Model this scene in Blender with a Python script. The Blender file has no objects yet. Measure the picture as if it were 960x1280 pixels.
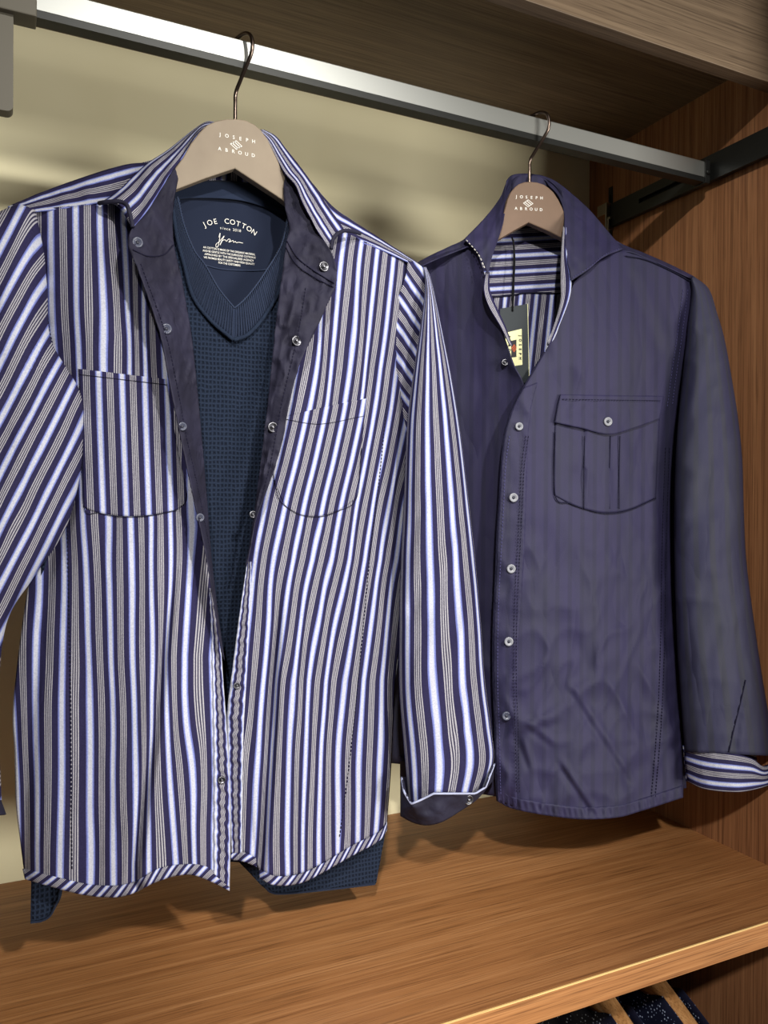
import bpy, bmesh, math, random
import numpy as np
from mathutils import Vector, Matrix

# ------------------------------------------------------------------ camera
FPX = 1001.5
YAW, PITCH, ROLL = 0.44627, -0.00601, 0.00568
_cy, _sy, _cp, _sp = math.cos(YAW), math.sin(YAW), math.cos(PITCH), math.sin(PITCH)
CF = np.array([_sy*_cp, _cy*_cp, _sp]); _r = np.array([_cy, -_sy, 0.0]); _u = np.cross(_r, CF)
CR = math.cos(ROLL)*_r + math.sin(ROLL)*_u
CU = -math.sin(ROLL)*_r + math.cos(ROLL)*_u
scene = bpy.context.scene
COL = scene.collection
cam_data = bpy.data.cameras.new('camera')
cam_data.sensor_fit = 'HORIZONTAL'; cam_data.sensor_width = 36.0
cam_data.lens = FPX/960*36.0
cam_data.clip_start = 0.01
cam = bpy.data.objects.new('camera', cam_data); COL.objects.link(cam)
cam.matrix_world = Matrix(((CR[0], CU[0], -CF[0], 0), (CR[1], CU[1], -CF[1], 0), (CR[2], CU[2], -CF[2], 0), (0, 0, 0, 1)))
scene.camera = cam

# ------------------------------------------------------------------ light
world = bpy.data.worlds.new('room_light'); scene.world = world; world.use_nodes = True
bg = world.node_tree.nodes['Background']
bg.inputs[0].default_value = (1.0, 0.95, 0.86, 1); bg.inputs[1].default_value = 0.07

def spot(name, loc, target, energy, radius, angle, blend=0.4, color=(1, 0.965, 0.90)):
    l = bpy.data.lights.new(name, 'SPOT'); l.energy = energy; l.shadow_soft_size = radius
    l.spot_size = math.radians(angle); l.spot_blend = blend; l.color = color
    o = bpy.data.objects.new(name, l); COL.objects.link(o); o.location = loc
    o.rotation_euler = (Vector(target)-Vector(loc)).to_track_quat('-Z', 'Y').to_euler()
    return o
spot('ceiling_spot_right', (0.55, -1.10, 1.12), (0.08, 0.85, -0.10), 140, 0.055, 38, 0.55)
spot('ceiling_spot_left', (-0.60, -1.30, 1.30), (0.84, 0.78, -0.20), 205, 0.05, 33, 0.5)
wd = bpy.data.lights.new('right_fill_light', 'AREA'); wd.shape = 'RECTANGLE'; wd.size = 1.6; wd.size_y = 1.25; wd.energy = 145; wd.color = (1.0, 0.96, 0.88)  # added soft fill from the right, no visible source, brightens the upper wall
wo = bpy.data.objects.new('right_fill_light', wd); COL.objects.link(wo); wo.location = (2.3, -2.9, -0.20)
wo.rotation_euler = (Vector((0.2, 1.1, 0.3))-Vector(wo.location)).to_track_quat('-Z', 'Y').to_euler()

scene.view_settings.view_transform = 'Standard'; scene.view_settings.look = 'None'
scene.view_settings.exposure = 0.0; scene.view_settings.gamma = 1.0
scene.view_settings.use_curve_mapping = False

# ------------------------------------------------------------------ helpers
def lin(c):
    return tuple(((x/255)/12.92 if x/255 <= 0.04045 else ((x/255+0.055)/1.055)**2.4) for x in c)
def L4(c): return lin(c)+(1.0,)

def new_mat(name, rough=0.7, metal=0.0, col=None, spec=0.3, sheen=0.0):
    m = bpy.data.materials.new(name); m.use_nodes = True
    b = m.node_tree.nodes['Principled BSDF']
    b.inputs['Roughness'].default_value = rough; b.inputs['Metallic'].default_value = metal
    b.inputs['Specular IOR Level'].default_value = spec
    if sheen:
        b.inputs['Sheen Weight'].default_value = sheen; b.inputs['Sheen Roughness'].default_value = 0.4
    if col: b.inputs['Base Color'].default_value = L4(col)
    return m, m.node_tree, b
def node(nt, t, **kw):
    n = nt.nodes.new(t)
    for k, v in kw.items(): setattr(n, k, v)
    return n
def ramp(nt, stops, interp='LINEAR'):
    n = nt.nodes.new('ShaderNodeValToRGB'); n.color_ramp.interpolation = interp
    els = n.color_ramp.elements
    while len(els) > 1: els.remove(els[-1])
    els[0].position = stops[0][0]; els[0].color = L4(stops[0][1])
    for p, c in stops[1:]:
        e = els.new(p); e.color = L4(c)
    return n
def math_n(nt, op, a, b=None):
    n = nt.nodes.new('ShaderNodeMath'); n.operation = op
    for i, x in enumerate((a, b)):
        if x is None: continue
        if isinstance(x, (int, float)): n.inputs[i].default_value = x
        else: nt.links.new(x, n.inputs[i])
    return n.outputs[0]
def fabric_bump(nt, b, scale=900, strength=0.3, wrinkle=0.0, wscale=(34, 34, 20)):
    """fine weave plus washed-cloth wrinkles"""
    tc = node(nt, 'ShaderNodeTexCoord'); nz = node(nt, 'ShaderNodeTexNoise')
    nz.inputs['Scale'].default_value = scale; nz.inputs['Detail'].default_value = 2
    nt.links.new(tc.outputs['Object'], nz.inputs['Vector'])
    bp = node(nt, 'ShaderNodeBump'); bp.inputs['Strength'].default_value = strength; bp.inputs['Distance'].default_value = 0.0004
    nt.links.new(nz.outputs['Fac'], bp.inputs['Height'])
    if wrinkle:
        mp = node(nt, 'ShaderNodeMapping'); mp.inputs['Scale'].default_value = wscale; mp.inputs['Rotation'].default_value = (0.0, 0.35, 0.0)
        nt.links.new(tc.outputs['Object'], mp.inputs[0])
        wz = node(nt, 'ShaderNodeTexNoise'); wz.inputs['Scale'].default_value = 1.0; wz.inputs['Detail'].default_value = 2; wz.inputs['Roughness'].default_value = 0.5; wz.inputs['Distortion'].default_value = 0.25
        nt.links.new(mp.outputs[0], wz.inputs['Vector'])
        rg = math_n(nt, 'ABSOLUTE', math_n(nt, 'SUBTRACT', wz.outputs['Fac'], 0.5))
        b2 = node(nt, 'ShaderNodeBump'); b2.inputs['Strength'].default_value = 1.0; b2.inputs['Distance'].default_value = wrinkle
        nt.links.new(rg, b2.inputs['Height']); nt.links.new(bp.outputs[0], b2.inputs['Normal']); nt.links.new(b2.outputs[0], b.inputs['Normal'])
    else: nt.links.new(bp.outputs[0], b.inputs['Normal'])

NAVY = (44, 41, 74)
def stripe_mat(name, period=0.0224, navy=NAVY, gain=1.0):
    m, nt, b = new_mat(name, 0.8, spec=0.12)
    uv = node(nt, 'ShaderNodeUVMap'); sep = node(nt, 'ShaderNodeSeparateXYZ'); nt.links.new(uv.outputs[0], sep.inputs[0])
    f = math_n(nt, 'FRACT', math_n(nt, 'DIVIDE', sep.outputs[0], period))
    g = lambda c: tuple(min(255, x*gain) for x in c)
    blue, lb, wh, pin, gap = g((108, 116, 182)), g((156, 168, 220)), g((198, 200, 214)), g((174, 172, 180)), (54, 52, 76)
    st = [(0, navy), (0.006, blue), (0.035, blue), (0.06, lb), (0.095, wh), (0.205, wh), (0.24, lb), (0.265, blue), (0.295, blue), (0.30, navy), (0.489, navy)]
    x = 0.49
    for i in range(4):
        st += [(x, pin), (x+0.036, pin), (x+0.040, gap if i < 3 else navy)]
        x += 0.080
        if i < 3: st.append((x-0.004, gap))
    st.append((1.0, navy))
    r = ramp(nt, st); nt.links.new(f, r.inputs[0])
    # yarn variation along each thread
    tc = node(nt, 'ShaderNodeTexCoord'); nz = node(nt, 'ShaderNodeTexNoise'); nz.inputs['Scale'].default_value = 700
    nt.links.new(tc.outputs['Object'], nz.inputs['Vector'])
    mx = node(nt, 'ShaderNodeMix', data_type='RGBA', blend_type='MULTIPLY'); mx.inputs['Factor'].default_value = 0.5
    vr = ramp(nt, [(0.3, (196, 196, 200)), (0.65, (255, 255, 255))]); nt.links.new(nz.outputs['Fac'], vr.inputs[0])
    nt.links.new(r.outputs[0], mx.inputs[6]); nt.links.new(vr.outputs[0], mx.inputs[7]); nt.links.new(mx.outputs[2], b.inputs['Base Color'])
    fabric_bump(nt, b, 900, 0.3, 0.004, (30, 30, 9))
    return m

def plain_fabric(name, col, rough=0.8, sheen=0.0, bump=0.25, mottle=None, spec=0.2, wrinkle=0.0):
    m, nt, b = new_mat(name, rough, col=col, spec=spec, sheen=sheen)
    if mottle:
        tc = node(nt, 'ShaderNodeTexCoord'); nz = node(nt, 'ShaderNodeTexNoise'); nz.inputs['Scale'].default_value = 28; nz.inputs['Detail'].default_value = 5
        nt.links.new(tc.outputs['Object'], nz.inputs['Vector'])
        r = ramp(nt, [(0.35, col), (0.7, mottle)]); nt.links.new(nz.outputs['Fac'], r.inputs[0]); nt.links.new(r.outputs[0], b.inputs['Base Color'])
    fabric_bump(nt, b, 900, bump, wrinkle, (46, 46, 46))
    return m

def shadow_stripe_fabric(name, ca, cb, cc, period=0.0165):
    """navy washed twill with faint tone-on-tone warp stripes"""
    m, nt, b = new_mat(name, 0.65, spec=0.25)
    uv = node(nt, 'ShaderNodeUVMap'); sep = node(nt, 'ShaderNodeSeparateXYZ'); nt.links.new(uv.outputs[0], sep.inputs[0])
    f = math_n(nt, 'FRACT', math_n(nt, 'DIVIDE', sep.outputs[0], period))
    r = ramp(nt, [(0, ca), (0.28, ca), (0.36, cb), (0.62, cb), (0.70, ca), (1, ca)]); nt.links.new(f, r.inputs[0])
    tc = node(nt, 'ShaderNodeTexCoord'); mp = node(nt, 'ShaderNodeMapping'); mp.inputs['Scale'].default_value = (30, 30, 7)
    nt.links.new(tc.outputs['Object'], mp.inputs[0])
    nz = node(nt, 'ShaderNodeTexNoise'); nz.inputs['Scale'].default_value = 1.0; nz.inputs['Detail'].default_value = 5
    nt.links.new(mp.outputs[0], nz.inputs['Vector'])
    fr = ramp(nt, [(0.42, (0, 0, 0)), (0.66, (255, 255, 255))]); nt.links.new(nz.outputs['Fac'], fr.inputs[0])
    mx = node(nt, 'ShaderNodeMix', data_type='RGBA'); nt.links.new(math_n(nt, 'MULTIPLY', fr.outputs[0], 0.5), mx.inputs['Factor'])
    nt.links.new(r.outputs[0], mx.inputs[6]); mx.inputs[7].default_value = L4(cc)
    nt.links.new(mx.outputs[2], b.inputs['Base Color'])
    fabric_bump(nt, b, 800, 0.3, 0.0058, (24, 24, 8))
    return m

def wood(name, along, dark, mid, light, rough=0.45, spec=0.35, fine=260):
    m, nt, b = new_mat(name, rough, spec=spec)
    tc = node(nt, 'ShaderNodeTexCoord')
    def stretched(s_across, s_along, detail):
        mp = node(nt, 'ShaderNodeMapping'); sc = [s_across]*3; sc['XYZ'.index(along)] = s_along
        mp.inputs['Scale'].default_value = sc; nt.links.new(tc.outputs['Object'], mp.inputs[0])
        n = node(nt, 'ShaderNodeTexNoise'); n.inputs['Scale'].default_value = 1; n.inputs['Detail'].default_value = detail; n.inputs['Roughness'].default_value = 0.65
        nt.links.new(mp.outputs[0], n.inputs['Vector']); return n.outputs['Fac']
    big = stretched(60, 0.8, 4); fi = stretched(fine, 2.2, 3); pore = stretched(620, 10, 2)
    v = math_n(nt, 'ADD', math_n(nt, 'MULTIPLY', big, 0.5), math_n(nt, 'MULTIPLY', fi, 0.5))
    r = ramp(nt, [(0.36, dark), (0.50, mid), (0.64, light)]); nt.links.new(v, r.inputs[0])
    pr = ramp(nt, [(0.34, (150, 140, 135)), (0.5, (255, 255, 255))]); nt.links.new(pore, pr.inputs[0])
    mx = node(nt, 'ShaderNodeMix', data_type='RGBA', blend_type='MULTIPLY'); mx.inputs['Factor'].default_value = 0.6
    nt.links.new(r.outputs[0], mx.inputs[6]); nt.links.new(pr.outputs[0], mx.inputs[7]); nt.links.new(mx.outputs[2], b.inputs['Base Color'])
    bp = node(nt, 'ShaderNodeBump'); bp.inputs['Strength'].default_value = 0.15; bp.inputs['Distance'].default_value = 0.0005
    nt.links.new(fi, bp.inputs['Height']); nt.links.new(bp.outputs[0], b.inputs['Normal'])
    return m

def knit_mat(name, col, col2, pu, pv, rough=0.95):
    m, nt, b = new_mat(name, rough, spec=0.1)
    uv = node(nt, 'ShaderNodeUVMap'); sep = node(nt, 'ShaderNodeSeparateXYZ'); nt.links.new(uv.outputs[0], sep.inputs[0])
    tq = node(nt, 'ShaderNodeTexCoord'); nq = node(nt, 'ShaderNodeTexNoise'); nq.inputs['Scale'].default_value = 90; nt.links.new(tq.outputs['Object'], nq.inputs['Vector'])
    va = node(nt, 'ShaderNodeVectorMath', operation='MULTIPLY_ADD'); va.inputs[1].default_value = (0.0034, 0.0034, 0); nt.links.new(nq.outputs['Color'], va.inputs[0]); nt.links.new(uv.outputs[0], va.inputs[2]); nt.links.new(va.outputs[0], sep.inputs[0])
    su = math_n(nt, 'SINE', math_n(nt, 'MULTIPLY', sep.outputs[0], 2*math.pi/pu))
    sv = math_n(nt, 'SINE', math_n(nt, 'MULTIPLY', sep.outputs[1], 2*math.pi/pv))
    h = math_n(nt, 'MAXIMUM', su, sv)
    tc = node(nt, 'ShaderNodeTexCoord'); nz = node(nt, 'ShaderNodeTexNoise'); nz.inputs['Scale'].default_value = 500; nz.inputs['Detail'].default_value = 3
    nt.links.new(tc.outputs['Object'], nz.inputs['Vector'])
    hh = math_n(nt, 'ADD', h, math_n(nt, 'MULTIPLY', nz.outputs['Fac'], 1.6))
    r = ramp(nt, [(0.0, col2), (0.9, col)]); nt.links.new(math_n(nt, 'MULTIPLY', math_n(nt, 'ADD', h, nz.outputs['Fac']), 0.6), r.inputs[0])
    nt.links.new(r.outputs[0], b.inputs['Base Color'])
    bp = node(nt, 'ShaderNodeBump'); bp.inputs['Strength'].default_value = 0.6; bp.inputs['Distance'].default_value = 0.001
    nt.links.new(hh, bp.inputs['Height']); nt.links.new(bp.outputs[0], b.inputs['Normal'])
    return m

def dotted_mat(name):
    m, nt, b = new_mat(name, 0.8, spec=0.2)
    tc = node(nt, 'ShaderNodeTexCoord'); vo = node(nt, 'ShaderNodeTexVoronoi'); vo.inputs['Scale'].default_value = 210; vo.inputs['Randomness'].default_value = 0.55
    nt.links.new(tc.outputs['Object'], vo.inputs['Vector'])
    r = ramp(nt, [(0.0, (215, 222, 235)), (0.20, (150, 165, 200)), (0.27, (18, 21, 44)), (1, (18, 21, 44))]); nt.links.new(vo.outputs['Distance'], r.inputs[0])
    nt.links.new(r.outputs[0], b.inputs['Base Color'])
    return m

M = {}
M['stripe'] = stripe_mat('striped_cotton')
M['stripe_lining'] = stripe_mat('striped_lining_cotton', 0.0205)
M['facing'] = plain_fabric('navy_poplin_facing', (37, 36, 51), 0.7, 0, mottle=(44, 43, 62), wrinkle=0.0035)
M['navy'] = shadow_stripe_fabric('navy_washed_cotton', (45, 42, 73), (40, 38, 65), (44, 45, 61))
M['navy_sleeve'] = shadow_stripe_fabric('navy_washed_cotton_sleeve', (49, 49, 75), (50, 51, 67), (55, 57, 70))
M['thread'] = plain_fabric('dark_thread', (26, 25, 46), 0.9, 0)
M['thread_navy'] = plain_fabric('navy_thread', (76, 74, 118), 0.8, 0)
M['piping_white'] = plain_fabric('pale_piping', (170, 176, 206))
M['waffle'] = knit_mat('waffle_knit', (35, 44, 62), (20, 26, 39), 0.0042, 0.0050)
M['rib'] = plain_fabric('rib_knit', (36, 45, 66), 0.95, 0.05)
M['jersey'] = plain_fabric('navy_jersey', (30, 37, 56), 0.95, 0.1)
M['piping'] = plain_fabric('grey_blue_piping', (48, 58, 82), 0.9, 0.1)
M['wood_shelf'] = wood('walnut_laminate_shelf', 'X', (146, 95, 55), (170, 116, 70), (192, 138, 90), 0.42)
M['wood_panel'] = wood('walnut_laminate_panel', 'Z', (124, 82, 54), (149, 101, 68), (168, 119, 82), 0.5)
M['wood_top'] = wood('walnut_laminate_top', 'X', (98, 81, 64), (114, 96, 77), (130, 111, 90), 0.5)
M['edge'] = wood('edge_highlight_tan', 'X', (214, 168, 104), (234, 194, 128), (246, 214, 150), 0.4)  # pale tan stands in for the highlight on the shelf edge
M['metal_dark'] = new_mat('black_coated_metal', 0.42, 0.6, (46, 47, 46), 0.5)[0]
M['button_navy'] = new_mat('navy_resin', 0.35, 0, (74, 78, 96), 0.5)[0]
M['button_grey'] = new_mat('grey_horn_resin', 0.35, 0, (140, 142, 150), 0.5)[0]
M['button_core'] = new_mat('dark_button_centre', 0.5, 0, (44, 46, 60), 0.4)[0]
M['snap'] = new_mat('gunmetal_snap', 0.35, 1.0, (104, 104, 110))[0]
M['print'] = new_mat('white_print', 0.6, 0, (232, 230, 224))[0]
M['hook'] = new_mat('bronze_wire', 0.28, 1.0, (112, 98, 90))[0]
M['clip'] = new_mat('nickel_clip', 0.3, 1.0, (190, 190, 180))[0]
M['tag'] = new_mat('dark_card', 0.55, 0, (32, 40, 46))[0]
M['tag_label'] = new_mat('cream_paper', 0.7, 0, (232, 230, 178))[0]
M['tag_black'] = new_mat('black_ink', 0.6, 0, (30, 28, 34))[0]
M['tag_orange'] = new_mat('orange_ink', 0.6, 0, (196, 92, 48))[0]
M['cord'] = plain_fabric('black_cord', (14, 14, 18), 0.8, 0)
M['dots'] = dotted_mat('navy_dotted_cotton')

def mk_wall():
    m, nt, b = new_mat('cream_painted_board', 0.75, spec=0.2)
    tc = node(nt, 'ShaderNodeTexCoord'); nz = node(nt, 'ShaderNodeTexNoise'); nz.inputs['Scale'].default_value = 6
    nt.links.new(tc.outputs['Object'], nz.inputs['Vector'])
    r = ramp(nt, [(0.3, (226, 218, 182)), (0.7, (233, 226, 192))]); nt.links.new(nz.outputs['Fac'], r.inputs[0]); nt.links.new(r.outputs[0], b.inputs['Base Color'])
    return m
M['wall'] = mk_wall()
def mk_hanger(name, a, bcol):
    m, nt, b = new_mat(name, 0.55, spec=0.35)
    tc = node(nt, 'ShaderNodeTexCoord'); nz = node(nt, 'ShaderNodeTexNoise'); nz.inputs['Scale'].default_value = 30; nz.inputs['Detail'].default_value = 4
    nt.links.new(tc.outputs['Object'], nz.inputs['Vector'])
    r = ramp(nt, [(0.35, a), (0.7, bcol)]); nt.links.new(nz.outputs['Fac'], r.inputs[0]); nt.links.new(r.outputs[0], b.inputs['Base Color'])
    return m
M['hanger'] = mk_hanger('taupe_lacquered_wood', (134, 120, 103), (144, 130, 112))
M['hanger_brown'] = mk_hanger('brown_lacquered_wood', (112, 90, 74), (121, 98, 81))
M['hanger_wood'] = wood('natural_hanger_wood', 'Y', (150, 105, 62), (178, 130, 82), (196, 150, 100), 0.35)
def mk_rail():
    m, nt, b = new_mat('brushed_aluminium', 0.42, 0.85, (168, 170, 167), 0.5)
    return m
M['rail'] = mk_rail()
M['bracket_grey'] = new_mat('grey_shaded_metal', 0.5, 0.1, (84, 80, 70), 0.4)[0]  # dark grey puts the weaker light on joint and leg into the colour

def tag(o, label=None, cat=None, group=None, kind=None):
    if label: o['label'] = label
    if cat: o['category'] = cat
    if group: o['group'] = group
    if kind: o['kind'] = kind
    return o
def empty(name, loc):
    o = bpy.data.objects.new(name, None); COL.objects.link(o); o.location = loc; o.empty_display_size = 0.05
    return o
def root_of(p):
    off = np.zeros(3)
    while p is not None:
        off += np.array(p.location); p = p.parent
    return off
def link_mesh(name, verts, faces, mat, parent=None, uvs=None, smooth=True, thick=0.0, offset=-1.0, loc=None):
    """verts in world coordinates; they are stored relative to the parent thing."""
    verts = np.asarray(verts, float)
    base = root_of(parent) if parent is not None else (np.array(loc) if loc is not None else np.zeros(3))
    me = bpy.data.meshes.new(name)
    me.from_pydata((verts-base).tolist(), [], faces)
    if uvs is not None:
        lay = me.uv_layers.new(name='UVMap')
        idx = np.empty(len(me.loops), dtype=np.int32); me.loops.foreach_get('vertex_index', idx)
        lay.data.foreach_set('uv', np.asarray(uvs, float)[idx].astype(np.float32).ravel())
    me.materials.append(mat)
    if smooth: me.polygons.foreach_set('use_smooth', np.ones(len(me.polygons), dtype=bool))
    me.update()
    o = bpy.data.objects.new(name, me); COL.objects.link(o)
    if parent is not None: o.parent = parent
    elif loc is not None: o.location = loc
    if thick:
        md = o.modifiers.new('thickness', 'SOLIDIFY'); md.thickness = thick; md.offset = offset
    return o
def bm_obj(name, bm, mat, parent=None, smooth=False, loc=None):
    vs = [tuple(v.co) for v in bm.verts]; bm.verts.index_update()
    fs = [[v.index for v in f.verts] for f in bm.faces]; bm.free()
    return link_mesh(name, vs, fs, mat, parent, smooth=smooth, loc=loc)
def box_bm(bm, lo, hi, bevel=0.0):
    r = bmesh.ops.create_cube(bm, size=1.0)
    lo, hi = Vector(lo), Vector(hi)
    for v in r['verts']:
        v.co = Vector((lo[i]+(v.co[i]+0.5)*(hi[i]-lo[i]) for i in range(3)))
    if bevel:
        es = list({e for v in r['verts'] for e in v.link_edges})
        bmesh.ops.bevel(bm, geom=es, offset=bevel, segments=2, affect='EDGES', profile=0.5)
def box(name, lo, hi, mat, parent=None, bevel=0.0, loc=None):
    bm = bmesh.new(); box_bm(bm, lo, hi, bevel); return bm_obj(name, bm, mat, parent, loc=loc)
def tube(name, pts, rad, mat, parent=None, n=10, closed=False, loc=None):
    pts = [Vector(p) for p in pts]; rads = rad if isinstance(rad, (list, tuple, np.ndarray)) else [rad]*len(pts)
    vs, fs = [], []; prev = None
    for i, p in enumerate(pts):
        a = pts[i-1] if i else p; b = pts[i+1] if i < len(pts)-1 else p
        t = (b-a).normalized()
        up = prev if prev is not None else (Vector((0, 0, 1)) if abs(t.z) < 0.9 else Vector((1, 0, 0)))
        s = t.cross(up).normalized(); w = s.cross(t).normalized(); prev = w
        for k in range(n):
            q = 2*math.pi*k/n
            vs.append(tuple(p+(s*math.cos(q)+w*math.sin(q))*rads[i]))
    for i in range(len(pts)-1):
        for k in range(n):
            fs.append((i*n+k, i*n+(k+1) % n, (i+1)*n+(k+1) % n, (i+1)*n+k))
    fs.append(tuple(range(n))[::-1]); fs.append(tuple(range((len(pts)-1)*n, len(pts)*n)))
    return link_mesh(name, vs, fs, mat, parent, loc=loc)

# ---- smooth polylines
def catmull(pts, sub=10):
    P = np.asarray(pts, float)
    if len(P) < 3: return P
    E = np.vstack([2*P[0]-P[1], P, 2*P[-1]-P[-2]]); out = []
    for i in range(1, len(E)-2):
        p0, p1, p2, p3 = E[i-1], E[i], E[i+1], E[i+2]
        for k in range(sub):
            t = k/sub
            out.append(0.5*((2*p1)+(-p0+p2)*t+(2*p0-5*p1+4*p2-p3)*t*t+(-p0+3*p1-3*p2+p3)*t**3))
    out.append(P[-1]); return np.array(out)
def resample(pts, n, smooth=True):
    P = np.asarray(pts, float)
    if P.shape[1] == 2: P = np.hstack([P, np.zeros((len(P), 1))])
    if smooth: P = catmull(P)
    d = np.r_[0, np.cumsum(np.linalg.norm(np.diff(P[:, :2], axis=0), axis=1)+1e-9)]; d /= d[-1]
    t = np.linspace(0, 1, n)
    return np.stack([np.interp(t, d, P[:, k]) for k in range(P.shape[1])], 1)
def p3(pts, d):
    """attach a constant or end-to-end interpolated depth to pixel points"""
    P = [list(p) for p in pts]; n = len(P)
    for i, p in enumerate(P):
        if len(p) == 2:
            dd = d if isinstance(d, (int, float)) else float(np.interp(i/(n-1), np.linspace(0, 1, len(d)), d))
            p.append(dd)
    return P

# ---- numpy noise
def vnoise(x, y, seed=0):
    xi = np.floor(x).astype(np.int64); yi = np.floor(y).astype(np.int64); fx = x-xi; fy = y-yi
    def h(a, b):
        k = (a*374761393+b*668265263+seed*974711) & 0xffffffff
        k = ((k ^ (k >> 13))*1274126177) & 0xffffffff
        return ((k ^ (k >> 16)) & 0xffff)/65535.0
    sx = fx*fx*fx*(fx*(fx*6-15)+10); sy = fy*fy*fy*(fy*(fy*6-15)+10)
    a = h(xi, yi)*(1-sx)+h(xi+1, yi)*sx; b = h(xi, yi+1)*(1-sx)+h(xi+1, yi+1)*sx
    return (a*(1-sy)+b*sy)*2-1
def ridge(x, y, seed): return 1-2*np.abs(vnoise(x, y, seed))

# ---- garment frames: pixels of the measured photograph -> points on planes at real distances
class Frame:
    def __init__(s, O, phi):
        s.O = np.array(O, float); c, n = math.cos(phi), math.sin(phi)
        s.e1 = np.array([c, n, 0]); s.n = np.array([n, -c, 0])
    def W(s, u, v, d=0.0):
        u = np.asarray(u, float); v = np.asarray(v, float); d = np.asarray(d, float)
        ray = CF+np.multiply.outer((u-480)/FPX, CR)+np.multiply.outer((640-v)/FPX, CU)
        t = (d+s.O@s.n)/(ray@s.n)
        return ray*t[..., None]
    def X(s, u, v, d=0.0): return (s.W(u, v, d)-s.O)@s.e1
    def at(s, x, z, d): return s.O+s.e1*x+s.n*d+np.array([0, 0, z])
G1 = Frame((0.2292, 0.85, 0), 0.0)
G2 = Frame((0.611, 0.85, 0), math.radians(-18))

class Patch:
    """a piece of cloth: Coons patch between four measured edges, with depth, bulge and folds"""
    def __init__(s, G, top, bottom, left, right, nu=40, nv=80, bulge=0.0, bp=0.8, folds=None, sm=(True, True, True, True)):
        s.G = G
        T = resample(top, nu+1, sm[0]); B = resample(bottom, nu+1, sm[1]); Lf = resample(left, nv+1, sm[2]); R = resample(right, nv+1, sm[3])
        Lf[0], R[0], Lf[-1], R[-1] = T[0], T[-1], B[0], B[-1]
        S, V = np.meshgrid(np.linspace(0, 1, nu+1), np.linspace(0, 1, nv+1)); s.s, s.t = S, V
        S3, V3 = S[..., None], V[..., None]
        C = (1-S3)*Lf[:, None]+S3*R[:, None]+(1-V3)*T[None]+V3*B[None] \
            - ((1-S3)*(1-V3)*T[0]+S3*(1-V3)*T[-1]+(1-S3)*V3*B[0]+S3*V3*B[-1])
        s.u, s.v, d = C[..., 0], C[..., 1], C[..., 2].copy()
        d += bulge*np.sin(np.pi*np.clip(S, 0, 1))**bp*np.minimum(1, np.minimum(V, 1)*6)**0.7
        s.base = G.W(s.u, s.v, np.zeros_like(s.u)); s.x = (s.base-G.O)@G.e1; s.z = s.base[..., 2]
        s.f = folds(s) if folds else np.zeros_like(d)
        s.d = d+s.f
        s.P = G.W(s.u, s.v, s.d); s.nu, s.nv = nu, nv
    def depth(s, u, v):
        u = np.atleast_1d(np.asarray(u, float)); v = np.atleast_1d(np.asarray(v, float)); out = np.empty(u.shape)
        fu, fv, fd = s.u.ravel(), s.v.ravel(), s.d.ravel(); sh = u.shape
        uu, vv, oo = u.ravel(), v.ravel(), out.ravel()
        for i in range(len(uu)):
            q = (fu-uu[i])**2+(fv-vv[i])**2; k = np.argpartition(q, 4)[:4]; w = 1/(q[k]+0.05); oo[i] = (fd[k]*w).sum()/w.sum()
        return oo.reshape(sh)
    def faces(s):
        n = s.nu+1
        return [(j*n+i, (j+1)*n+i, (j+1)*n+i+1, j*n+i+1) for j in range(s.nv) for i in range(s.nu)]
    def build(s, name, mat, parent, uv=None, thick=0.0012):
        UV = uv(s) if uv else np.stack([s.x, s.z], -1)
        s.obj = link_mesh(name, s.P.reshape(-1, 3), s.faces(), mat, parent, uvs=UV.reshape(-1, 2), thick=thick)
        return s.obj
def over(base, lift, extra=None):
    """fold function that lays a patch on another piece of cloth"""
    def f(p):
        q = base.depth(p.u, p.v)+lift
        return q+(extra(p) if extra else 0)
    return f
def uv_ref(S, phase=0.0, warp=1.1):
    """warp stripes following a reference stripe"""
    S = catmull(np.array(S, float), 8)
    def f(p):
        ref = np.interp(p.v, S[:, 1], S[:, 0])
        return np.stack([p.x-p.G.X(ref, p.v)+phase+warp*getattr(p, 'wf', p.f), p.z], -1)
    return f
def uv_s(width, phase=0.0, along=1.0, warp=0.4):
    """stripes running down the patch, counted across s"""
    return lambda p: np.stack([p.s*width+phase+warp*p.f, p.t*along], -1)
def uv_t(width, phase=0.0, warp=0.4):
    return lambda p: np.stack([p.t*width+phase+warp*p.f, p.s], -1)
def line_on(name, G, pts, base, mat, parent, rad=0.0005, lift=0.0012, n=60, smooth=True):
    P = resample(pts, n, smooth); d = base.depth(P[:, 0], P[:, 1])+lift
    return tube(name, G.W(P[:, 0], P[:, 1], d), rad, mat, parent, n=5)
def dashes_on(name, G, pts, base, mat, parent, rad=0.0005, lift=0.0012, step=0.0042, fill=0.6, smooth=True):
    P = resample(pts, 400, smooth); d = base.depth(P[:, 0], P[:, 1])+lift; W = G.W(P[:, 0], P[:, 1], d)
    L = np.r_[0, np.cumsum(np.linalg.norm(np.diff(W, axis=0), axis=1))]
    vs, fs = [], []
    for k in range(int(L[-1]/step)):
        a = np.array([np.interp(k*step, L, W[:, i]) for i in range(3)]); b = np.array([np.interp((k+fill)*step, L, W[:, i]) for i in range(3)])
        t = b-a; t /= np.linalg.norm(t)+1e-9; s_ = np.cross(t, G.n); o = len(vs)
        for q in (a, b):
            for sx, sn in ((-1, 0), (0, 1), (1, 0), (0, -1)): vs.append(q+s_*rad*sx+G.n*rad*sn)
        fs += [(o+i, o+(i+1) % 4, o+4+(i+1) % 4, o+4+i) for i in range(4)]+[(o+3, o+2, o+1, o), (o+4, o+5, o+6, o+7)]
    ob = link_mesh(name, vs, fs, mat, parent, smooth=False); ob['kind'] = 'stuff'
    return ob

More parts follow.
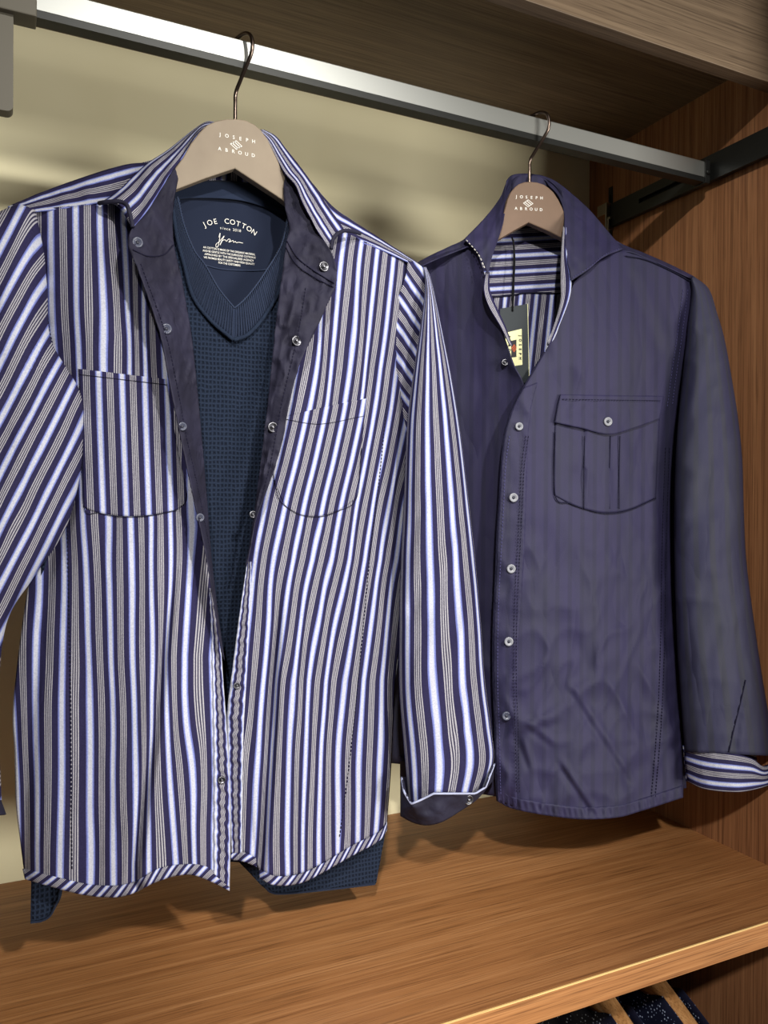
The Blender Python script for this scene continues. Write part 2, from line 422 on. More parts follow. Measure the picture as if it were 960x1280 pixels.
def sleeve_grid(G, left, right, nv, nth, hd, dc, folds=None):
    Lf = resample(left, nv+1); R = resample(right, nv+1)
    th = np.linspace(0, 2*np.pi, nth+1)[:-1]; t = np.linspace(0, 1, nv+1)
    TH, T = np.meshgrid(th, t); S = 0.5-0.5*np.cos(TH)
    u = Lf[:, :1]*(1-S)+R[:, :1]*S; v = Lf[:, 1:2]*(1-S)+R[:, 1:2]*S
    H = np.interp(T, *zip(*hd)); D = np.interp(T, *zip(*dc))
    d = D+H*np.sin(TH)
    class o: pass
    p = o(); p.G, p.u, p.v, p.s, p.t, p.th = G, u, v, S, T, TH
    b = G.W(u, v, np.zeros_like(u)); p.x = (b-G.O)@G.e1; p.z = b[..., 2]
    p.f = folds(p) if folds else np.zeros_like(d)
    p.d = d+p.f*np.where(np.sin(TH) >= 0, 1, 0.3); p.P = G.W(u, v, p.d); p.nv, p.nth = nv, nth
    return p
def build_sleeve(p, name, mat, parent, uvf, thick=0.0012):
    # duplicate the seam column so the stripe coordinate can wrap behind the arm
    P = np.concatenate([p.P, p.P[:, :1]], 1); UV = uvf(p)
    step = UV[:, -1:]-UV[:, -2:-1]; UV = np.concatenate([UV, UV[:, -1:]+step], 1)
    n = p.nth+1
    fs = [(j*n+i, (j+1)*n+i, (j+1)*n+i+1, j*n+i+1) for j in range(p.nv) for i in range(p.nth)]
    o = link_mesh(name, P.reshape(-1, 3), fs, mat, parent, uvs=UV.reshape(-1, 2), thick=thick)
    bm = bmesh.new(); bm.from_mesh(o.data); bmesh.ops.remove_doubles(bm, verts=bm.verts, dist=1e-6); bm.to_mesh(o.data); bm.free()
    return o
class Surf:   # depth lookup on the front half of a sleeve
    def __init__(s, p):
        m = np.sin(p.th) >= -1e-6; s.u, s.v, s.d = p.u[m], p.v[m], p.d[m]
    depth = Patch.depth

def disc(name, c, n, prof, mat, parent, seg=20):
    """lathe around n; prof = (radius, height) pairs"""
    n = Vector(n).normalized(); a = n.orthogonal().normalized(); b = n.cross(a); c = Vector(c); vs, fs = [], []
    for r, h in prof:
        for k in range(seg):
            q = 2*math.pi*k/seg; vs.append(tuple(c+n*h+(a*math.cos(q)+b*math.sin(q))*max(r, 1e-5)))
    for i in range(len(prof)-1):
        for k in range(seg): fs.append((i*seg+k, i*seg+(k+1) % seg, (i+1)*seg+(k+1) % seg, (i+1)*seg+k))
    fs.append(tuple(range((len(prof)-1)*seg, len(prof)*seg)))
    return link_mesh(name, vs, fs, mat, parent)
def button(G, u, v, base, parent, mat, r=0.0055, name='button', lift=0.0022, metal=False, dd=None):
    d = (base.depth([u], [v])[0] if dd is None else dd)+lift
    c = G.W(u, v, d)
    n = Vector(G.n)
    rim = [(r*0.9, -0.0014), (r, -0.0004), (r, 0.0004), (r*0.88, 0.0011), (r*0.70, 0.0010), (r*0.58, 0.0002), (0, 0.0002)]
    o = disc(name, c, n, rim, mat, parent)
    if metal: disc('stud', c+np.array(n)*0.0002, n, [(r*0.36, 0), (r*0.34, 0.001), (r*0.2, 0.0016), (0, 0.0016)], M['snap'], o)
    else: disc('thread_eye', c+np.array(n)*0.0003, n, [(r*0.36, 0), (r*0.34, 0.0004), (0, 0.0005)], M['button_core'], o)
    return o

def text_mesh(body, size, bold=0.0):
    cu = bpy.data.curves.new('t', 'FONT'); cu.body = body; cu.size = size; cu.align_x = 'CENTER'; cu.offset = bold; cu.resolution_u = 3
    o = bpy.data.objects.new('t', cu); COL.objects.link(o)
    dg = bpy.context.evaluated_depsgraph_get(); me = bpy.data.meshes.new_from_object(o.evaluated_get(dg))
    vs = [tuple(v.co) for v in me.vertices]; fs = [tuple(p.vertices) for p in me.polygons]
    bpy.data.objects.remove(o); bpy.data.meshes.remove(me); bpy.data.curves.remove(cu)
    return vs, fs
class Print:
    """flat print collected in garment-plane coordinates (x along e1, z up)"""
    def __init__(s): s.v, s.f = [], []
    def text(s, body, size, x, z, rot=0.0, bold=0.0, sx=1.0):
        vs, fs = text_mesh(body, size, bold); o = len(s.v); c, n = math.cos(rot), math.sin(rot)
        for a, b, _ in vs:
            a *= sx; s.v.append((x+a*c-b*n, z+a*n+b*c))
        s.f += [tuple(i+o for i in f) for f in fs]
    def spaced(s, body, size, x, z, pitch, bold=0.0, rot=0.0):
        n = len(body); c, q = math.cos(rot), math.sin(rot)
        for i, ch in enumerate(body):
            w = (i-(n-1)/2)*pitch
            if ch != ' ': s.text(ch, size, x+w*c, z+w*q, rot, bold=bold)
    def poly(s, pts):
        o = len(s.v); s.v += list(pts); s.f.append(tuple(range(o, o+len(pts))))
    def stroke(s, pts, w):
        for (a, b) in zip(pts[:-1], pts[1:]):
            d = np.array(b)-np.array(a); n = np.array([-d[1], d[0]])/(np.linalg.norm(d)+1e-9)*w/2
            s.poly([tuple(np.array(a)-n), tuple(np.array(b)-n), tuple(np.array(b)+n), tuple(np.array(a)+n)])
    def diamond(s, x, z, w, h):
        A = [np.array(p) for p in ((x-w, z), (x, z-h), (x+w, z), (x, z+h))]; c = np.array([x, z]); k = 0.80
        B = [c+(p-c)*k for p in A]
        for i in range(4):
            j = (i+1) % 4; s.poly([tuple(A[i]), tuple(A[j]), tuple(B[j]), tuple(B[i])])
        for q in (0.33, 0.67):   # slanted bars
            a = A[0]+(A[3]-A[0])*q; b = A[1]+(A[2]-A[1])*q; s.stroke([tuple(a), tuple(b)], h*0.20)
    def build(s, name, G, d, mat, parent):
        vs = [G.at(x, z, d(x, z) if callable(d) else d) for x, z in s.v]
        return link_mesh(name, vs, s.f, mat, parent, smooth=False, thick=0.0001)

# ================================================================== the setting
XP, YB, ZS, YF, ZC = 0.933, 1.12, -0.4794, 0.6435, 0.611
def struct(o): o['kind'] = 'structure'; return o
struct(box('wall_back', (-0.9, YB, -1.35), (XP+0.03, YB+0.02, 0.80), M['wall']))
struct(box('wall_right', (XP, 0.60, -1.35), (XP+0.03, YB, 0.80), M['wood_panel']))
struct(box('ceiling', (-0.9, 0.75, ZC), (XP, YB, ZC+0.025), M['wood_top']))
struct(box('trim_1', (-0.9, 0.7294, 0.5565), (XP, 0.75, 0.80), M['wood_top'], bevel=0.0008))
struct(box('floor', (-0.9, 0.2, -1.37), (XP+0.03, YB+0.02, -1.35), M['wood_top']))
sh = box('shelf_board', (-0.9, YF+0.0012, ZS-0.0285), (XP, YB, ZS), M['wood_shelf'], loc=(0, YF, ZS))
tag(sh, 'wide brown walnut-look shelf board under the hanging shirts', 'shelf')
box('edge_band', (-0.9, YF, ZS-0.0285), (XP, YF+0.0012, ZS-0.0016), M['wood_shelf'], sh)
box('edge_highlight', (-0.9, YF-0.0002, ZS-0.0016), (XP, YF+0.0012, ZS+0.0001), M['edge'], sh)  # bright line painted as light caught by the top front edge

# slotted upright let into the side panel near the back wall
st = empty('slotted_upright', (XP, 1.06, 0.3)); tag(st, 'thin black slotted metal strip set into the wooden side panel', 'bracket strip')
box('channel', (XP-0.0015, 1.060, 0.40), (XP, 1.069, 0.545), M['metal_dark'], st)
for k in range(4): box('slot', (XP-0.0019, 1.0627, 0.415+0.033*k), (XP-0.0014, 1.0663, 0.433+0.033*k), M['cord'], st)

# support arm on the side panel
br = empty('support_arm', (XP-0.01, 0.76, 0.4725)); tag(br, 'flat black metal support arm with a long slot on the side panel', 'bracket')
def arm_mesh():
    bm = bmesh.new(); x0, x1 = XP-0.0125, XP-0.0045; za, zb = 0.4725, 0.510
    sy0, sy1, sz0, sz1 = 0.885, 0.985, 0.4885, 0.4955
    box_bm(bm, (x0, 0.66, za), (x1, sy0, zb)); box_bm(bm, (x0, sy1, za), (x1, 1.056, zb))
    box_bm(bm, (x0, sy0, za), (x1, sy1, sz0)); box_bm(bm, (x0, sy0, sz1), (x1, sy1, zb))
    return bm
bm_obj('arm', arm_mesh(), M['metal_dark'], br)
box('slot_back', (XP-0.0046, 0.884, 0.487), (XP-0.0032, 0.986, 0.497), M['cord'], br)
bm = bmesh.new(); box_bm(bm, (XP-0.021, 1.052, 0.468), (XP-0.0035, 1.055, 0.512), 0.0005); box_bm(bm, (XP-0.017, 1.048, 0.484), (XP-0.011, 1.058, 0.488), 0.0005)
box_bm(bm, (XP-0.0205, 1.055, 0.494), (XP-0.0185, 1.075, 0.512), 0.0005); box_bm(bm, (XP-0.019, 1.049, 0.462), (XP-0.0165, 1.052, 0.486), 0.0005)
bm_obj('clip', bm, M['clip'], br)

# hanging rail
rl = empty('hanging_rail', (0.45, 0.85, 0.468)); tag(rl, 'grey brushed metal clothes rail holding both brown hangers', 'rail')
def rail_bm():
    bm = bmesh.new(); pr = [(0.840, 0.4752), (0.840, 0.4965), (0.8415, 0.498), (0.8555, 0.498), (0.857, 0.4965), (0.857, 0.4752)]
    for x in (-0.9, XP-0.020):
        pass
    xs = (-0.9, XP-0.026); vs = [[bm.verts.new((x, y, z)) for y, z in pr] for x in xs]
    n = len(pr)
    for i in range(n): bm.faces.new((vs[0][i], vs[0][(i+1) % n], vs[1][(i+1) % n], vs[1][i]))
    bm.faces.new(vs[0]); bm.faces.new(vs[1][::-1]); bmesh.ops.recalc_face_normals(bm, faces=bm.faces); return bm
bm_obj('rail_tube', rail_bm(), M['rail'], rl)
box('rail_groove', (-0.9, 0.8405, 0.4680), (XP-0.026, 0.8565, 0.4752), M['metal_dark'], rl)
bm = bmesh.new(); box_bm(bm, (XP-0.0262, 0.8375, 0.466), (XP-0.0175, 0.8595, 0.499), 0.0006); box_bm(bm, (XP-0.0175, 0.843, 0.474), (XP-0.013, 0.854, 0.492), 0.0006)
bm_obj('end_cap', bm, M['metal_dark'], rl)
disc('screw', (XP-0.0215, 0.8374, 0.482), (0, -1, 0), [(0.004, 0), (0.004, 0.0015), (0.002, 0.002), (0, 0.002)], M['metal_dark'], rl, 12)
bm = bmesh.new(); box_bm(bm, (-0.05, 0.836, 0.466), (0.030, 0.8605, 0.4995), 0.0012)
bm_obj('joint_sleeve', bm, M['bracket_grey'], rl)
# rounded support leg of the rail next to the left edge
def leg_bm():
    bm = bmesh.new(); x0, x1, zt, zb = -0.018, 0.0098, 0.468, 0.374; r = 0.006; pts = [(x0, zt), (x0, zb+r)]
    for k in range(7): a = math.pi+math.pi/2*k/6; pts.append((x0+r+r*math.cos(a), zb+r+r*math.sin(a)))
    for k in range(7): a = 1.5*math.pi+math.pi/2*k/6; pts.append((x1-r+r*math.cos(a), zb+r+r*math.sin(a)))
    pts.append((x1, zt))
    A = [bm.verts.new((x, 0.843, z)) for x, z in pts]; B = [bm.verts.new((x, 0.858, z)) for x, z in pts]; n = len(pts)
    for i in range(n): bm.faces.new((A[i], A[(i+1) % n], B[(i+1) % n], B[i]))
    bm.faces.new(A[::-1]); bm.faces.new(B); bmesh.ops.recalc_face_normals(bm, faces=bm.faces); return bm
bm_obj('rail_leg', leg_bm(), M['bracket_grey'], rl)

# ================================================================== hangers
def hanger(G, outline, tip, hookx, mat, label, ppx, logo):
    root = empty('clothes_hanger', tuple(G.at(0, 0.30, 0))); tag(root, label, 'hanger', 'brown shop hangers on the rail')
    O = np.array(outline, float); P = G.W(O[:, 0], O[:, 1], 0.0); th = 0.0055
    bm = bmesh.new()
    A = [bm.verts.new(tuple(p+G.n*th)) for p in P]; B = [bm.verts.new(tuple(p-G.n*th)) for p in P]; n = len(A)
    side = [bm.faces.new((A[i], B[i], B[(i+1) % n], A[(i+1) % n])) for i in range(n)]
    fa = bm.faces.new(A); fb = bm.faces.new(B[::-1]); bmesh.ops.recalc_face_normals(bm, faces=bm.faces)
    es = list(fa.edges)+list(fb.edges)
    bmesh.ops.bevel(bm, geom=es, offset=0.0012, segments=2, affect='EDGES', profile=0.5)
    bmesh.ops.triangulate(bm, faces=[f for f in bm.faces if len(f.verts) > 4])
    bm_obj('hanger_body', bm, mat, root)
    t = G.W(*tip); X, Z0 = float(t[0]), float(t[2])
    path = [(X, 0.85, Z0-0.008), (X, 0.85, Z0+0.016), (X+0.0004, 0.8497, Z0+0.030), (X+0.003, 0.843, Z0+0.040), (X+0.007, 0.833, Z0+0.053), (X+0.0105, 0.8265, Z0+0.064), (X+0.0115, 0.825, Z0+0.074),
            (X+0.010, 0.8275, Z0+0.084), (X+0.006, 0.836, Z0+0.0885+0.001), (X+0.000, 0.849, Z0+0.0885), (X-0.005, 0.861, Z0+0.085), (X-0.008, 0.869, Z0+0.077), (X-0.0085, 0.871, Z0+0.068)]
    lift = 0.5005-(Z0+0.0875)
    path = [(x, y, z+lift*min(1, max(0, (z-Z0-0.016)/0.05))) for x, y, z in path]
    path = catmull(path, 8)
    tube('hook', path, 0.00205, M['hook'], root, 12)
    pr = Print(); (jx, jz), (lx, lz), (ax, az) = [(float(G.X(*q)), float(G.W(*q)[2])) for q in logo]
    pr.spaced('JOSEPH', 0.0052, jx, jz-0.0015, ppx, 0.00010); pr.spaced('ABROUD', 0.0052, ax, az-0.0015, ppx, 0.00010)
    pr.diamond(lx, lz, 0.0068, 0.0050)
    pr.build('printed_logo', G, th+0.0003, M['print'], root)
    return root
hanger(G1, [(292, 213), (256, 225), (222, 238), (150, 264), (80, 291), (66, 288), (68, 278), (110, 262), (180, 232), (216, 214), (227, 200), (237, 182), (249, 167), (257, 159), (268, 154), (280, 151.5), (293, 151), (306, 153), (317, 158.5), (325, 165.5), (333, 177), (344, 200), (353, 219), (364, 233),
             (410, 276), (462, 316), (468, 328), (456, 328), (404, 292), (355, 255), (344, 247), (318, 230)], (294, 151), 0, M['hanger'],
       'taupe wooden hanger with white lettering inside the striped shirt', 0.0073, ((294.5, 175.5), (293.5, 184), (294, 193)))
hanger(G2, [(659, 280), (641, 290), (624, 300), (612, 307), (603, 311), (600, 306), (604, 299), (614, 291), (623, 284), (627, 272), (630, 262), (633, 251), (637, 242), (642, 236), (647, 232), (654, 229.5), (662, 229), (670, 230), (678, 232.5), (684, 236.5), (690, 242), (696, 251), (701, 261), (705, 272), (716, 284),
             (770, 316), (838, 350), (842, 358), (832, 360), (760, 328), (706, 303), (700, 299), (680, 289)], (662, 229), 0, M['hanger_brown'],
       'brown wooden hanger with white lettering inside the navy overshirt', 0.0066, ((659.5, 249), (658.5, 256.3), (659, 263.5)))

# ================================================================== sweater under the striped shirt
sw = empty('knit_sweater', tuple(G1.at(0, -0.44, 0))); tag(sw, 'dark blue waffle-knit V-neck sweater worn under the striped shirt', 'sweater')
def sw_folds(p): return 0.003*vnoise(p.x*22, p.z*5, 3)+0.0012*vnoise(p.x*60, p.z*20, 4)
V_out_L = [(216, 262), (222, 300), (230, 330), (241, 370), (263, 400), (292, 425)]
V_in_L = [(222, 246), (230, 281), (243, 313), (257, 332), (273, 360), (293, 385)]
V_out_R = [(366, 285), (360, 325), (348, 365), (330, 396), (310, 418), (292, 425)]
V_in_R = [(361, 268), (352, 306), (333, 338), (317, 361), (304, 376), (293, 385)]
uvm = lambda p: np.stack([p.x, p.z], -1)
inner = Patch(G1, p3([(150, 240), (222, 246), (292, 250), (361, 262), (430, 300)], -0.026), p3([(150, 440), (292, 452), (430, 470)], -0.012), p3([(150, 240), (150, 440)], [-0.026, -0.012]), p3([(430, 300), (430, 470)], [-0.026, -0.012]), 50, 36, folds=sw_folds)
inner.build('inner_back', M['jersey'], sw)
nb = Patch(G1, p3([(205, 232), (255, 226), (300, 227), (345, 238), (372, 250)], -0.03), p3([(205, 250), (250, 247), (300, 250), (340, 262), (372, 276)], -0.022), p3([(205, 232), (205, 250)], [-0.03, -0.022]), p3([(372, 250), (372, 276)], [-0.03, -0.022]), 90, 8)
nb.build('back_neck_rib', M['rib'], sw, uv=lambda p: np.stack([p.x, p.z], -1))
seamP = [(255, 331), (275, 336), (300, 338), (325, 338), (335, 336)]
line_on('yoke_seam', G1, seamP, inner, M['piping'], sw, 0.0006, 0.001)
# front: two shoulder strips and the torso below the V
fl = Patch(G1, p3([(120, 262), (170, 255), (216, 262)], [0.004, 0.006, 0.004]), p3([(70, 430), (180, 432), (292, 425)], [0.0, 0.016, 0.018]), p3([(120, 262), (90, 340), (70, 430)], [0.004, 0]), p3(V_out_L, [0.004, 0.012, 0.018]), 50, 40, folds=sw_folds)
fl.build('front_shoulder', M['waffle'], sw, uv=uvm)
fr_ = Patch(G1, p3([(366, 285), (420, 290), (480, 335)], [0.004, 0.006, 0.004]), p3([(292, 425), (400, 434), (488, 450)], [0.018, 0.016, 0.0]), p3(V_out_R, [0.004, 0.012, 0.018]), p3([(480, 335), (488, 450)], [0.004, 0]), 50, 40, folds=sw_folds)
fr_.build('front_shoulder', M['waffle'], sw, uv=uvm)
body = Patch(G1, p3([(70, 430), (180, 432), (292, 425), (400, 434), (488, 450)], [0, 0.016, 0.018, 0.016, 0]), p3([(38, 1154), (52, 1152), (63, 1145), (72, 1128), (78, 1095), (200, 1072), (300, 1078), (328, 1108), (346, 1118), (400, 1114), (470, 1106), (481, 1045)], [-0.01, -0.01, 0.004, 0.006, 0.004, -0.004]),
             p3([(70, 430), (52, 700), (42, 950), (38, 1154)], [0, -0.012, -0.012, -0.01]), p3([(488, 450), (494, 700), (486, 950), (481, 1045)], [0, -0.01, -0.01, -0.004]), 120, 120, folds=sw_folds, sm=(True, False, True, True))
body.build('front_body', M['waffle'], sw, uv=uvm, thick=0.003)
line_on('hem_edge', G1, [(38, 1153), (52, 1151), (63, 1144), (71, 1128)], body, M['jersey'], sw, 0.0012, 0.0005)
line_on('hem_edge', G1, [(330, 1108), (346, 1117), (400, 1113), (469, 1105)], body, M['jersey'], sw, 0.0012, 0.0005)
# V rib: real ribs running across the band
def rib_band(o, i, k):
    def folds(p): return 0.0008*np.sin(np.pi*p.s)**0.6+0.0016*np.sin(p.t*2*np.pi*44)*np.minimum(1, 4*np.sin(np.pi*p.s))
    d = [0.006, 0.014, 0.021]
    p = Patch(G1, p3([o[0], i[0]] if k else [i[0], o[0]], 0.006)[::1], p3([o[-1], i[-1]] if k else [i[-1], o[-1]], 0.021), p3(o if k else i, d), p3(i if k else o, d), 10, 420, folds=folds)
    p.build('neck_rib', M['rib'], sw, uv=lambda q: np.stack([q.t*46*0.003, q.s], -1), thick=0.002)
rib_band(V_out_L, V_in_L, True); rib_band(V_out_R, V_in_R, False)
for o in (V_out_L, V_out_R):
    P = resample(p3(o, [0.006, 0.014, 0.021]), 50); tube('rib_seam', G1.W(P[:, 0], P[:, 1], P[:, 2]+0.0015), 0.0022, M['waffle'], sw, 8)
for i in (V_in_L, V_in_R):
    P = resample(p3(i, [0.006, 0.014, 0.021]), 50); tube('rib_edge', G1.W(P[:, 0], P[:, 1], P[:, 2]+0.0005), 0.0007, M['piping'], sw, 6)
# neck print
pr = Print()
cx, cz = float(G1.X(293, 282)), float(G1.W(293, 282)[2])
R_ = 0.052; word = 'JOE COTTON'
for k, ch in enumerate(word):
    a = (k-(len(word)-1)/2)*0.118
    if ch != ' ': pr.text(ch, 0.0080, cx+R_*math.sin(a), cz+0.008-R_+R_*math.cos(a), -a, 0.0)
pr.spaced('since 2018', 0.0042, cx+0.001, cz+0.001, 0.0024)
sg = [(-0.012, 0.002), (-0.0105, 0.007), (-0.0112, 0.0), (-0.0125, -0.007), (-0.0145, -0.009), (-0.0150, -0.006), (-0.011, -0.002), (-0.006, 0.0045), (-0.0095, -0.003), (-0.0105, -0.006), (-0.008, -0.001), (-0.005, 0.0005), (-0.0035, -0.001), (-0.001, 0.002), (0.001, 0.001),
      (-0.001, -0.0015), (0.002, 0.0), (0.004, 0.001), (0.0045, -0.001), (0.0065, 0.0005), (0.0075, -0.001), (0.010, 0.0), (0.015, -0.0002)]
pr.stroke([(cx+a, cz-0.0105+b) for a, b in catmull(np.array(sg), 4)], 0.0006)
for k, t in enumerate(('AN COTTON IS MADE OF THE ORGANIC MATERIAL', 'AND BE GENTLE WITH THE SURROUND COTTON IS', 'APPROVED BY THE SPECIALISED AGENCY', 'WE PROMISE BEAUTY SAFETY AND HIGH QUALITY', 'FOR THE CUSTOMERS')):
    pr.text(t, 0.0031, cx, cz-0.0225-0.0036*k, 0, 0.00003, sx=0.80 if k != 2 else 0.95)
def to_px(P):
    d = P@CF; return 480+FPX*(P@CR)/d, 640-FPX*(P@CU)/d
PP = np.array([G1.at(x, z, -0.02) for x, z in pr.v]); pu, pv = to_px(PP)
link_mesh('neck_print', G1.W(pu, pv, inner.depth(pu, pv)+0.0012), pr.f, M['print'], sw, smooth=False, thick=0.0001)

# ================================================================== striped shirt
ss = empty('striped_shirt', tuple(G1.at(0, -0.42, 0))); tag(ss, 'navy and white striped shirt hanging open over a blue knit sweater', 'shirt')
def body_folds(seed, amp=1.0):
    def f(p):
        w = np.clip(p.t*5, 0.15, 1)
        return amp*w*(0.0060*vnoise(p.x*16+0.35*p.z, p.z*2.6, seed)+0.0036*vnoise(p.x*34, p.z*4.5, seed+1)+0.0013*vnoise(p.x*70, p.z*14, seed+2))
    return f
def foldL(p):
    f = body_folds(11)(p); p.wf = f
    # drag fold running down to the hem near the placket
    c = np.interp(p.v, [640, 800, 920, 1080], [228, 206, 192, 168]); w = np.clip((p.v-660)/160, 0, 1)
    p.wf = f+0.009*w*(1+np.tanh((p.u-c)/7.0))/2/1.1
    f = f-0.0075*w*np.exp(-((p.u-c)/6.0)**2)+0.004*w*np.exp(-((p.u-c-11)/8.0)**2)
    c2 = np.interp(p.v, [560, 700, 900, 1080], [110, 62, 40, 30]); f = f-0.004*np.clip((p.v-560)/100, 0, 1)*np.exp(-((p.u-c2)/9)**2)
    return f
S_L = [(95, 240), (95, 263), (97, 457), (103, 640), (105, 723), (107, 823), (113, 973), (116, 1130)]
LP = Patch(G1, p3([(42, 263), (70, 259), (95, 257), (125, 252), (165, 250), (215, 238)], [-0.004, 0.010, 0.014, 0.012, -0.004]),
           p3([(30, 1090), (65, 1098), (110, 1108), (145, 1110), (170, 1104), (195, 1090), (220, 1084), (250, 1085), (268, 1093), (287, 1108)], [0.0, 0.014, 0.034, 0.044, 0.05]),
           p3([(42, 263), (46, 310), (47, 345), (47, 400), (50, 440), (56, 500), (54, 600), (36, 724), (25, 800), (16, 887), (18, 940), (20, 1007), (25, 1050), (30, 1090)], [-0.004, -0.010, -0.012, -0.014, -0.014, -0.01, -0.004, 0.0]),
           p3([(215, 238), (212, 270), (213, 307), (221, 340), (228, 380), (237, 430), (247, 520), (254, 600), (261, 700), (266, 740), (274, 785), (280, 862), (284, 917), (288, 990), (288, 1060), (287, 1108)], [-0.004, 0.016, 0.028, 0.038, 0.046, 0.05]),
           110, 170, bulge=0.016, folds=foldL)
LP.build('front_panel', M['stripe'], ss, uv=uv_ref(S_L, 0.004))
def foldR(p):
    f = body_folds(31)(p); p.wf = f
    c = np.interp(p.v, [700, 800, 950, 1090], [350, 343, 336, 324]); w = np.clip((p.v-700)/150, 0, 1)
    p.wf = f+0.010*w*(1+np.tanh((p.u-c)/7.0))/2/1.1
    f = f-0.009*w*np.exp(-((p.u-c)/6)**2)+0.006*w*np.exp(-((p.u-c-13)/9)**2)
    c2 = np.interp(p.v, [300, 420, 500], [440, 462, 488]); f = f-0.004*np.exp(-((p.u-c2)/7)**2)*np.clip((560-p.v)/90, 0, 1)*np.clip((p.v-300)/40, 0, 1)
    return f
S_R = [(478, 280), (471, 330), (464, 420), (454, 500), (440, 570), (424, 640), (408, 740), (398, 860), (392, 1000), (389, 1110)]
RP = Patch(G1, p3([(358, 228), (385, 262), (430, 289), (470, 308), (512, 326)], [-0.004, 0.010, 0.014, 0.010, 0.0]),
           p3([(288, 1066), (304, 1066), (319, 1072), (324, 1088), (340, 1095), (361, 1096), (382, 1091), (407, 1078), (440, 1058), (473, 1041), (484, 1028)], [0.036, 0.038, 0.04, 0.036, 0.02, -0.004]),
           p3([(358, 228), (362, 285), (357, 340), (350, 400), (339, 500), (329, 580), (317, 650), (309, 700), (299, 770), (290, 840), (284, 888), (281, 930), (282, 1000), (288, 1066)], [-0.004, 0.016, 0.026, 0.034, 0.04, 0.036]),
           p3([(512, 326), (510, 353), (500, 394), (497, 440), (502, 487), (512, 535), (516, 600), (514, 700), (506, 780), (496, 830), (492, 900), (489, 960), (484, 1028)], [0.0, -0.006, -0.018, -0.024, -0.022, -0.012, -0.006, -0.004]),
           100, 170, bulge=0.018, folds=foldR, sm=(True, False, True, True))
RP.build('front_panel', M['stripe'], ss, uv=uv_ref(S_R, 0.004))
# back of the shirt
BP = Patch(G1, p3([(10, 258), (120, 220), (232, 190), (294, 186), (352, 205), (420, 262), (522, 330)], [-0.01, -0.02, -0.03, -0.034, -0.03, -0.02, -0.01]), p3([(34, 1070), (150, 1086), (290, 1075), (400, 1060), (480, 1020)], [-0.012, -0.05, -0.055, -0.05, -0.012]),
           p3([(10, 258), (45, 420), (48, 600), (44, 724), (30, 800), (22, 887), (24, 1007), (34, 1070)], [-0.01, -0.016, -0.016, -0.014]), p3([(522, 330), (500, 440), (510, 600), (502, 780), (488, 900), (480, 1020)], [-0.01, -0.022, -0.022, -0.012]), 60, 80, folds=body_folds(51))
BP.build('back_panel', M['stripe'], ss, uv=uv_s(0.46))
# shoulders
def small_folds(seed, a=0.0015, k=60):
    return lambda p: a*vnoise(p.s*4+p.u*0.05, p.v*0.05, seed)+a*0.5*vnoise(p.u*0.11, p.v*0.11, seed+1)
SL = Patch(G1, p3([(14, 256), (60, 237), (120, 216), (160, 205), (192, 203)], [-0.012, -0.016, -0.018, -0.022, -0.026]), p3([(45, 264), (95, 258), (125, 253), (165, 248), (215, 225)], [0.006, 0.012, 0.016, 0.014, 0.004]), p3([(14, 256), (30, 258), (45, 264)], [-0.012, 0.006]), p3([(192, 203), (206, 212), (215, 225)], [-0.026, 0.004]), 60, 16, folds=small_folds(7))
SL.build('shoulder_yoke', M['stripe'], ss, uv=uv_t(0.034, 0.017))
SR = Patch(G1, p3([(366, 200), (390, 228), (415, 257), (440, 275), (482, 302), (522, 328)], [-0.026, -0.022, -0.02, -0.016, -0.012]), p3([(372, 252), (400, 285), (430, 296), (470, 309), (510, 327)], [0.006, 0.012, 0.014, 0.012, 0.006]), p3([(366, 200), (372, 252)], [-0.026, 0.004]), p3([(522, 328), (516, 327), (510, 327)], [-0.012, 0.006]), 60, 16, folds=small_folds(8))
SR.build('shoulder_yoke', M['stripe'], ss, uv=uv_t(0.034, 0.017))
# collar: striped outside standing around the neck
CL = Patch(G1, p3([(272, 153), (266, 153.5), (261, 158)], [-0.018, -0.014, -0.010]), p3([(125, 254), (146, 256), (166, 285)], [0.026, 0.034, 0.050]), p3([(272, 153), (258, 152), (240, 163), (210, 187), (180, 207), (150, 236), (125, 254)], [-0.018, -0.02, -0.012, 0.006, 0.026]), p3([(261, 158), (247, 168), (228, 196), (215, 214), (200, 237), (183, 264), (166, 285)], [-0.010, 0.0, 0.018, 0.036, 0.050]), 24, 70, folds=small_folds(9, 0.0018))
CL.build('collar', M['stripe'], ss, uv=uv_s(0.047, 0.021))
CRr = Patch(G1, p3([(318, 158), (325, 161.5), (330, 162)], [-0.010, -0.014, -0.018]), p3([(413, 313), (420, 295), (432, 289)], [0.048, 0.04, 0.028]), p3([(318, 158), (335, 177), (346, 198), (357, 217), (370, 232), (378, 252), (396, 287), (413, 313)], [-0.010, 0.0, 0.018, 0.036, 0.048]), p3([(330, 162), (345, 170), (357, 185), (382, 217), (408, 254), (432, 289)], [-0.018, -0.018, -0.012, 0.004, 0.028]), 24, 70, folds=small_folds(10, 0.0018))
CRr.build('collar', M['stripe'], ss, uv=uv_s(0.046, 0.010))
# navy rolled edge of the collar fold, standing off the chest
def edge_roll(G, pts, rad, parent, mat, name='collar_edge'):
    P = resample(pts, 40); return tube(name, G.W(P[:, 0], P[:, 1], P[:, 2]), rad, mat, parent, 10)
edge_roll(G1, [(124, 254, 0.020), (130, 253, 0.030), (140, 252, 0.036), (150, 252, 0.040), (158, 256, 0.044), (162, 266, 0.048), (166, 284, 0.052)], 0.0021, ss, M['facing'])
edge_roll(G1, [(414, 311, 0.050), (416, 300, 0.046), (421, 293, 0.042), (430, 288.5, 0.036), (440, 289, 0.028), (450, 292, 0.020)], 0.0021, ss, M['facing'])
